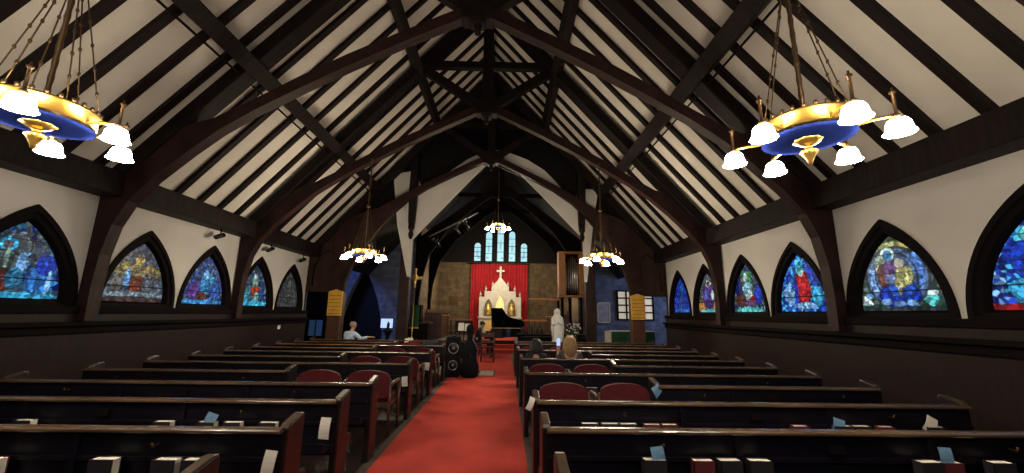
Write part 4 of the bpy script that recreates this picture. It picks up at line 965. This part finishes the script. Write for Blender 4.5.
    if long_hair:
        for q in range(15):
            a = PI * (q / 14) + PI; r0 = .085
            p0 = hc + V((r0 * math.cos(a), r0 * math.sin(a), .01)); p1 = p0 + V((.03 * math.cos(a), .02 * math.sin(a) - .01, -.15)); p2 = p1 + V((.01 * math.cos(a * 3), -.012, -.17))
            h.tube([hc + V((.03 * math.cos(a), .03 * math.sin(a), .08)), p0, p1, p2], [.03, .036, .034, .012], 7)
    ho = h.build('hair', hair, t)
    t.scale = (k, k, k)
    return t
# man in light blue shirt at far left, arm stretched along the pew back
make_person((-3.92, 11.42, 0), -.5, 'seated man in light blue shirt at far left, arm stretched along pew', M['shirt'], M['darkcloth'], mat('thin_grey_hair', (.40, .27, .20), .6),
            ((-.26, .16, .62), (-.16, .36, .66), (-.1, .5, .66)), ((.42, .14, .80), (.66, .20, .86), (.80, .24, .86)), lean=.12)
# woman with phone and companion in the right pews
make_person((1.72, yr[6] + .24, 0), .05, 'blonde haired woman in the right pews holding up a lit phone', M['greycloth'], M['darkcloth'], M['blond'],
            ((-.24, .14, .72), (-.20, .26, .92), (-.19, .28, 1.05)), ((.26, .1, .66), (.2, .3, .62), (.14, .42, .6)), lean=.05, long_hair=True, k=.92)
t = thing('smartphone', (1.54, yr[6] + .24 + .28, .97), 'smartphone with a lit blue screen held up in the woman\'s left hand', 'phone')
MB().box(-.038, .038, -.004, .004, -.0, .15).build('phone_body', M['black'], t, bevel=.003)
MB().box(-.034, .034, -.0055, -.004, .006, .144).build('screen', M['phone'], t)
make_person((1.10, yr[6] + .26, 0), -.1, 'dark haired person in dark jacket seated left of the woman with the phone', M['darkcloth'], M['darkcloth'], M['darkhair'],
            ((-.26, .12, .62), (-.16, .32, .56), (-.1, .42, .54)), ((.26, .12, .62), (.16, .32, .56), (.1, .42, .54)), lean=.10, headtilt=(0, .04), seat=.44, k=.88, long_hair=True)
# pianist
make_person((-.50, 14.9, 0), -PI / 2, 'pianist in dark clothes seated at the keyboard of the grand piano', M['darkcloth'], M['darkcloth'], M['darkhair'],
            ((-.26, .18, .72), (-.18, .38, .76), (-.15, .5, .775)), ((.26, .18, .74), (.2, .40, .78), (.18, .5, .775)), lean=.10, headtilt=(0, .05))

# ------------------------------------------------------------------ lights
def area(name, loc, rot, size, sy, power, col):
    l = bpy.data.lights.new(name, 'AREA'); l.shape = 'RECTANGLE'; l.size = size; l.size_y = sy; l.energy = power * 1.8; l.color = col
    o = bpy.data.objects.new(name, l); COL.objects.link(o); o.location = loc; o.rotation_euler = rot; return o
def point(name, loc, power, col, r=.2):
    l = bpy.data.lights.new(name, 'POINT'); l.energy = power * 1.8; l.color = col; l.shadow_soft_size = r
    o = bpy.data.objects.new(name, l); COL.objects.link(o); o.location = loc; return o
# soft ambient fill added behind the camera, not a fixture of the nave
area('rear_ambient_fill', (0, -1.8, 4.6), (d(50), 0, 0), 6, 2, 60, (1, .9, .78))
# transept daylight, bluish
sl = bpy.data.lights.new('left_transept_daylight', 'SPOT'); sl.energy = 900; sl.color = (.22, .36, 1.); sl.spot_size = d(58); sl.spot_blend = .6; sl.shadow_soft_size = .9
so_ = bpy.data.objects.new('left_transept_daylight', sl); COL.objects.link(so_); so_.location = (-6.3, 13.0, 4.2); so_.rotation_euler = (Vector((-4.75, 18, 2.3)) - Vector((-6.3, 13.0, 4.2))).to_track_quat('-Z', 'Y').to_euler()
area('right_transept_daylight', (9.3, 15.5, 2.6), (0, d(90), 0), 2.5, 2.5, 60, (.56, .66, 1.))
# chancel lights
point('altar_fill_light', (CX, 21.0, 4.2), 125, (1, .82, .55), .4)  # unseen light added to brighten the altar screen and curtain
point('chancel_lamp_left', (-2.2, 21.0, 3.4), 60, (1, .80, .52), .3)
point('chancel_lamp_right', (2.9, 20.0, 3.2), 60, (1, .80, .52), .3)
w = bpy.data.worlds.new('world'); scene.world = w; w.use_nodes = True
w.node_tree.nodes['Background'].inputs[0].default_value = (.55, .62, .8, 1); w.node_tree.nodes['Background'].inputs[1].default_value = .04

# ------------------------------------------------------------------ camera
cam = bpy.data.cameras.new('camera'); cam.sensor_fit = 'HORIZONTAL'; cam.sensor_width = 36; cam.lens = 36 * 390 / 1024; cam.clip_start = .02
co = bpy.data.objects.new('camera', cam); COL.objects.link(co); scene.camera = co
pitch, yaw, roll = d(11.195), d(.836), .0142
fw = Vector((math.sin(yaw) * math.cos(pitch), math.cos(yaw) * math.cos(pitch), math.sin(pitch)))
r = fw.cross(Vector((0, 0, 1))).normalized(); u = r.cross(fw)
r2 = r * math.cos(roll) + u * math.sin(roll); u2 = -r * math.sin(roll) + u * math.cos(roll)
R3 = Matrix((r2, u2, -fw)).transposed()
co.matrix_world = Matrix.Translation((.535, 0, 1.55)) @ R3.to_4x4()
scene.view_settings.view_transform = 'Standard'; scene.view_settings.look = 'None'; scene.view_settings.exposure = 0.0
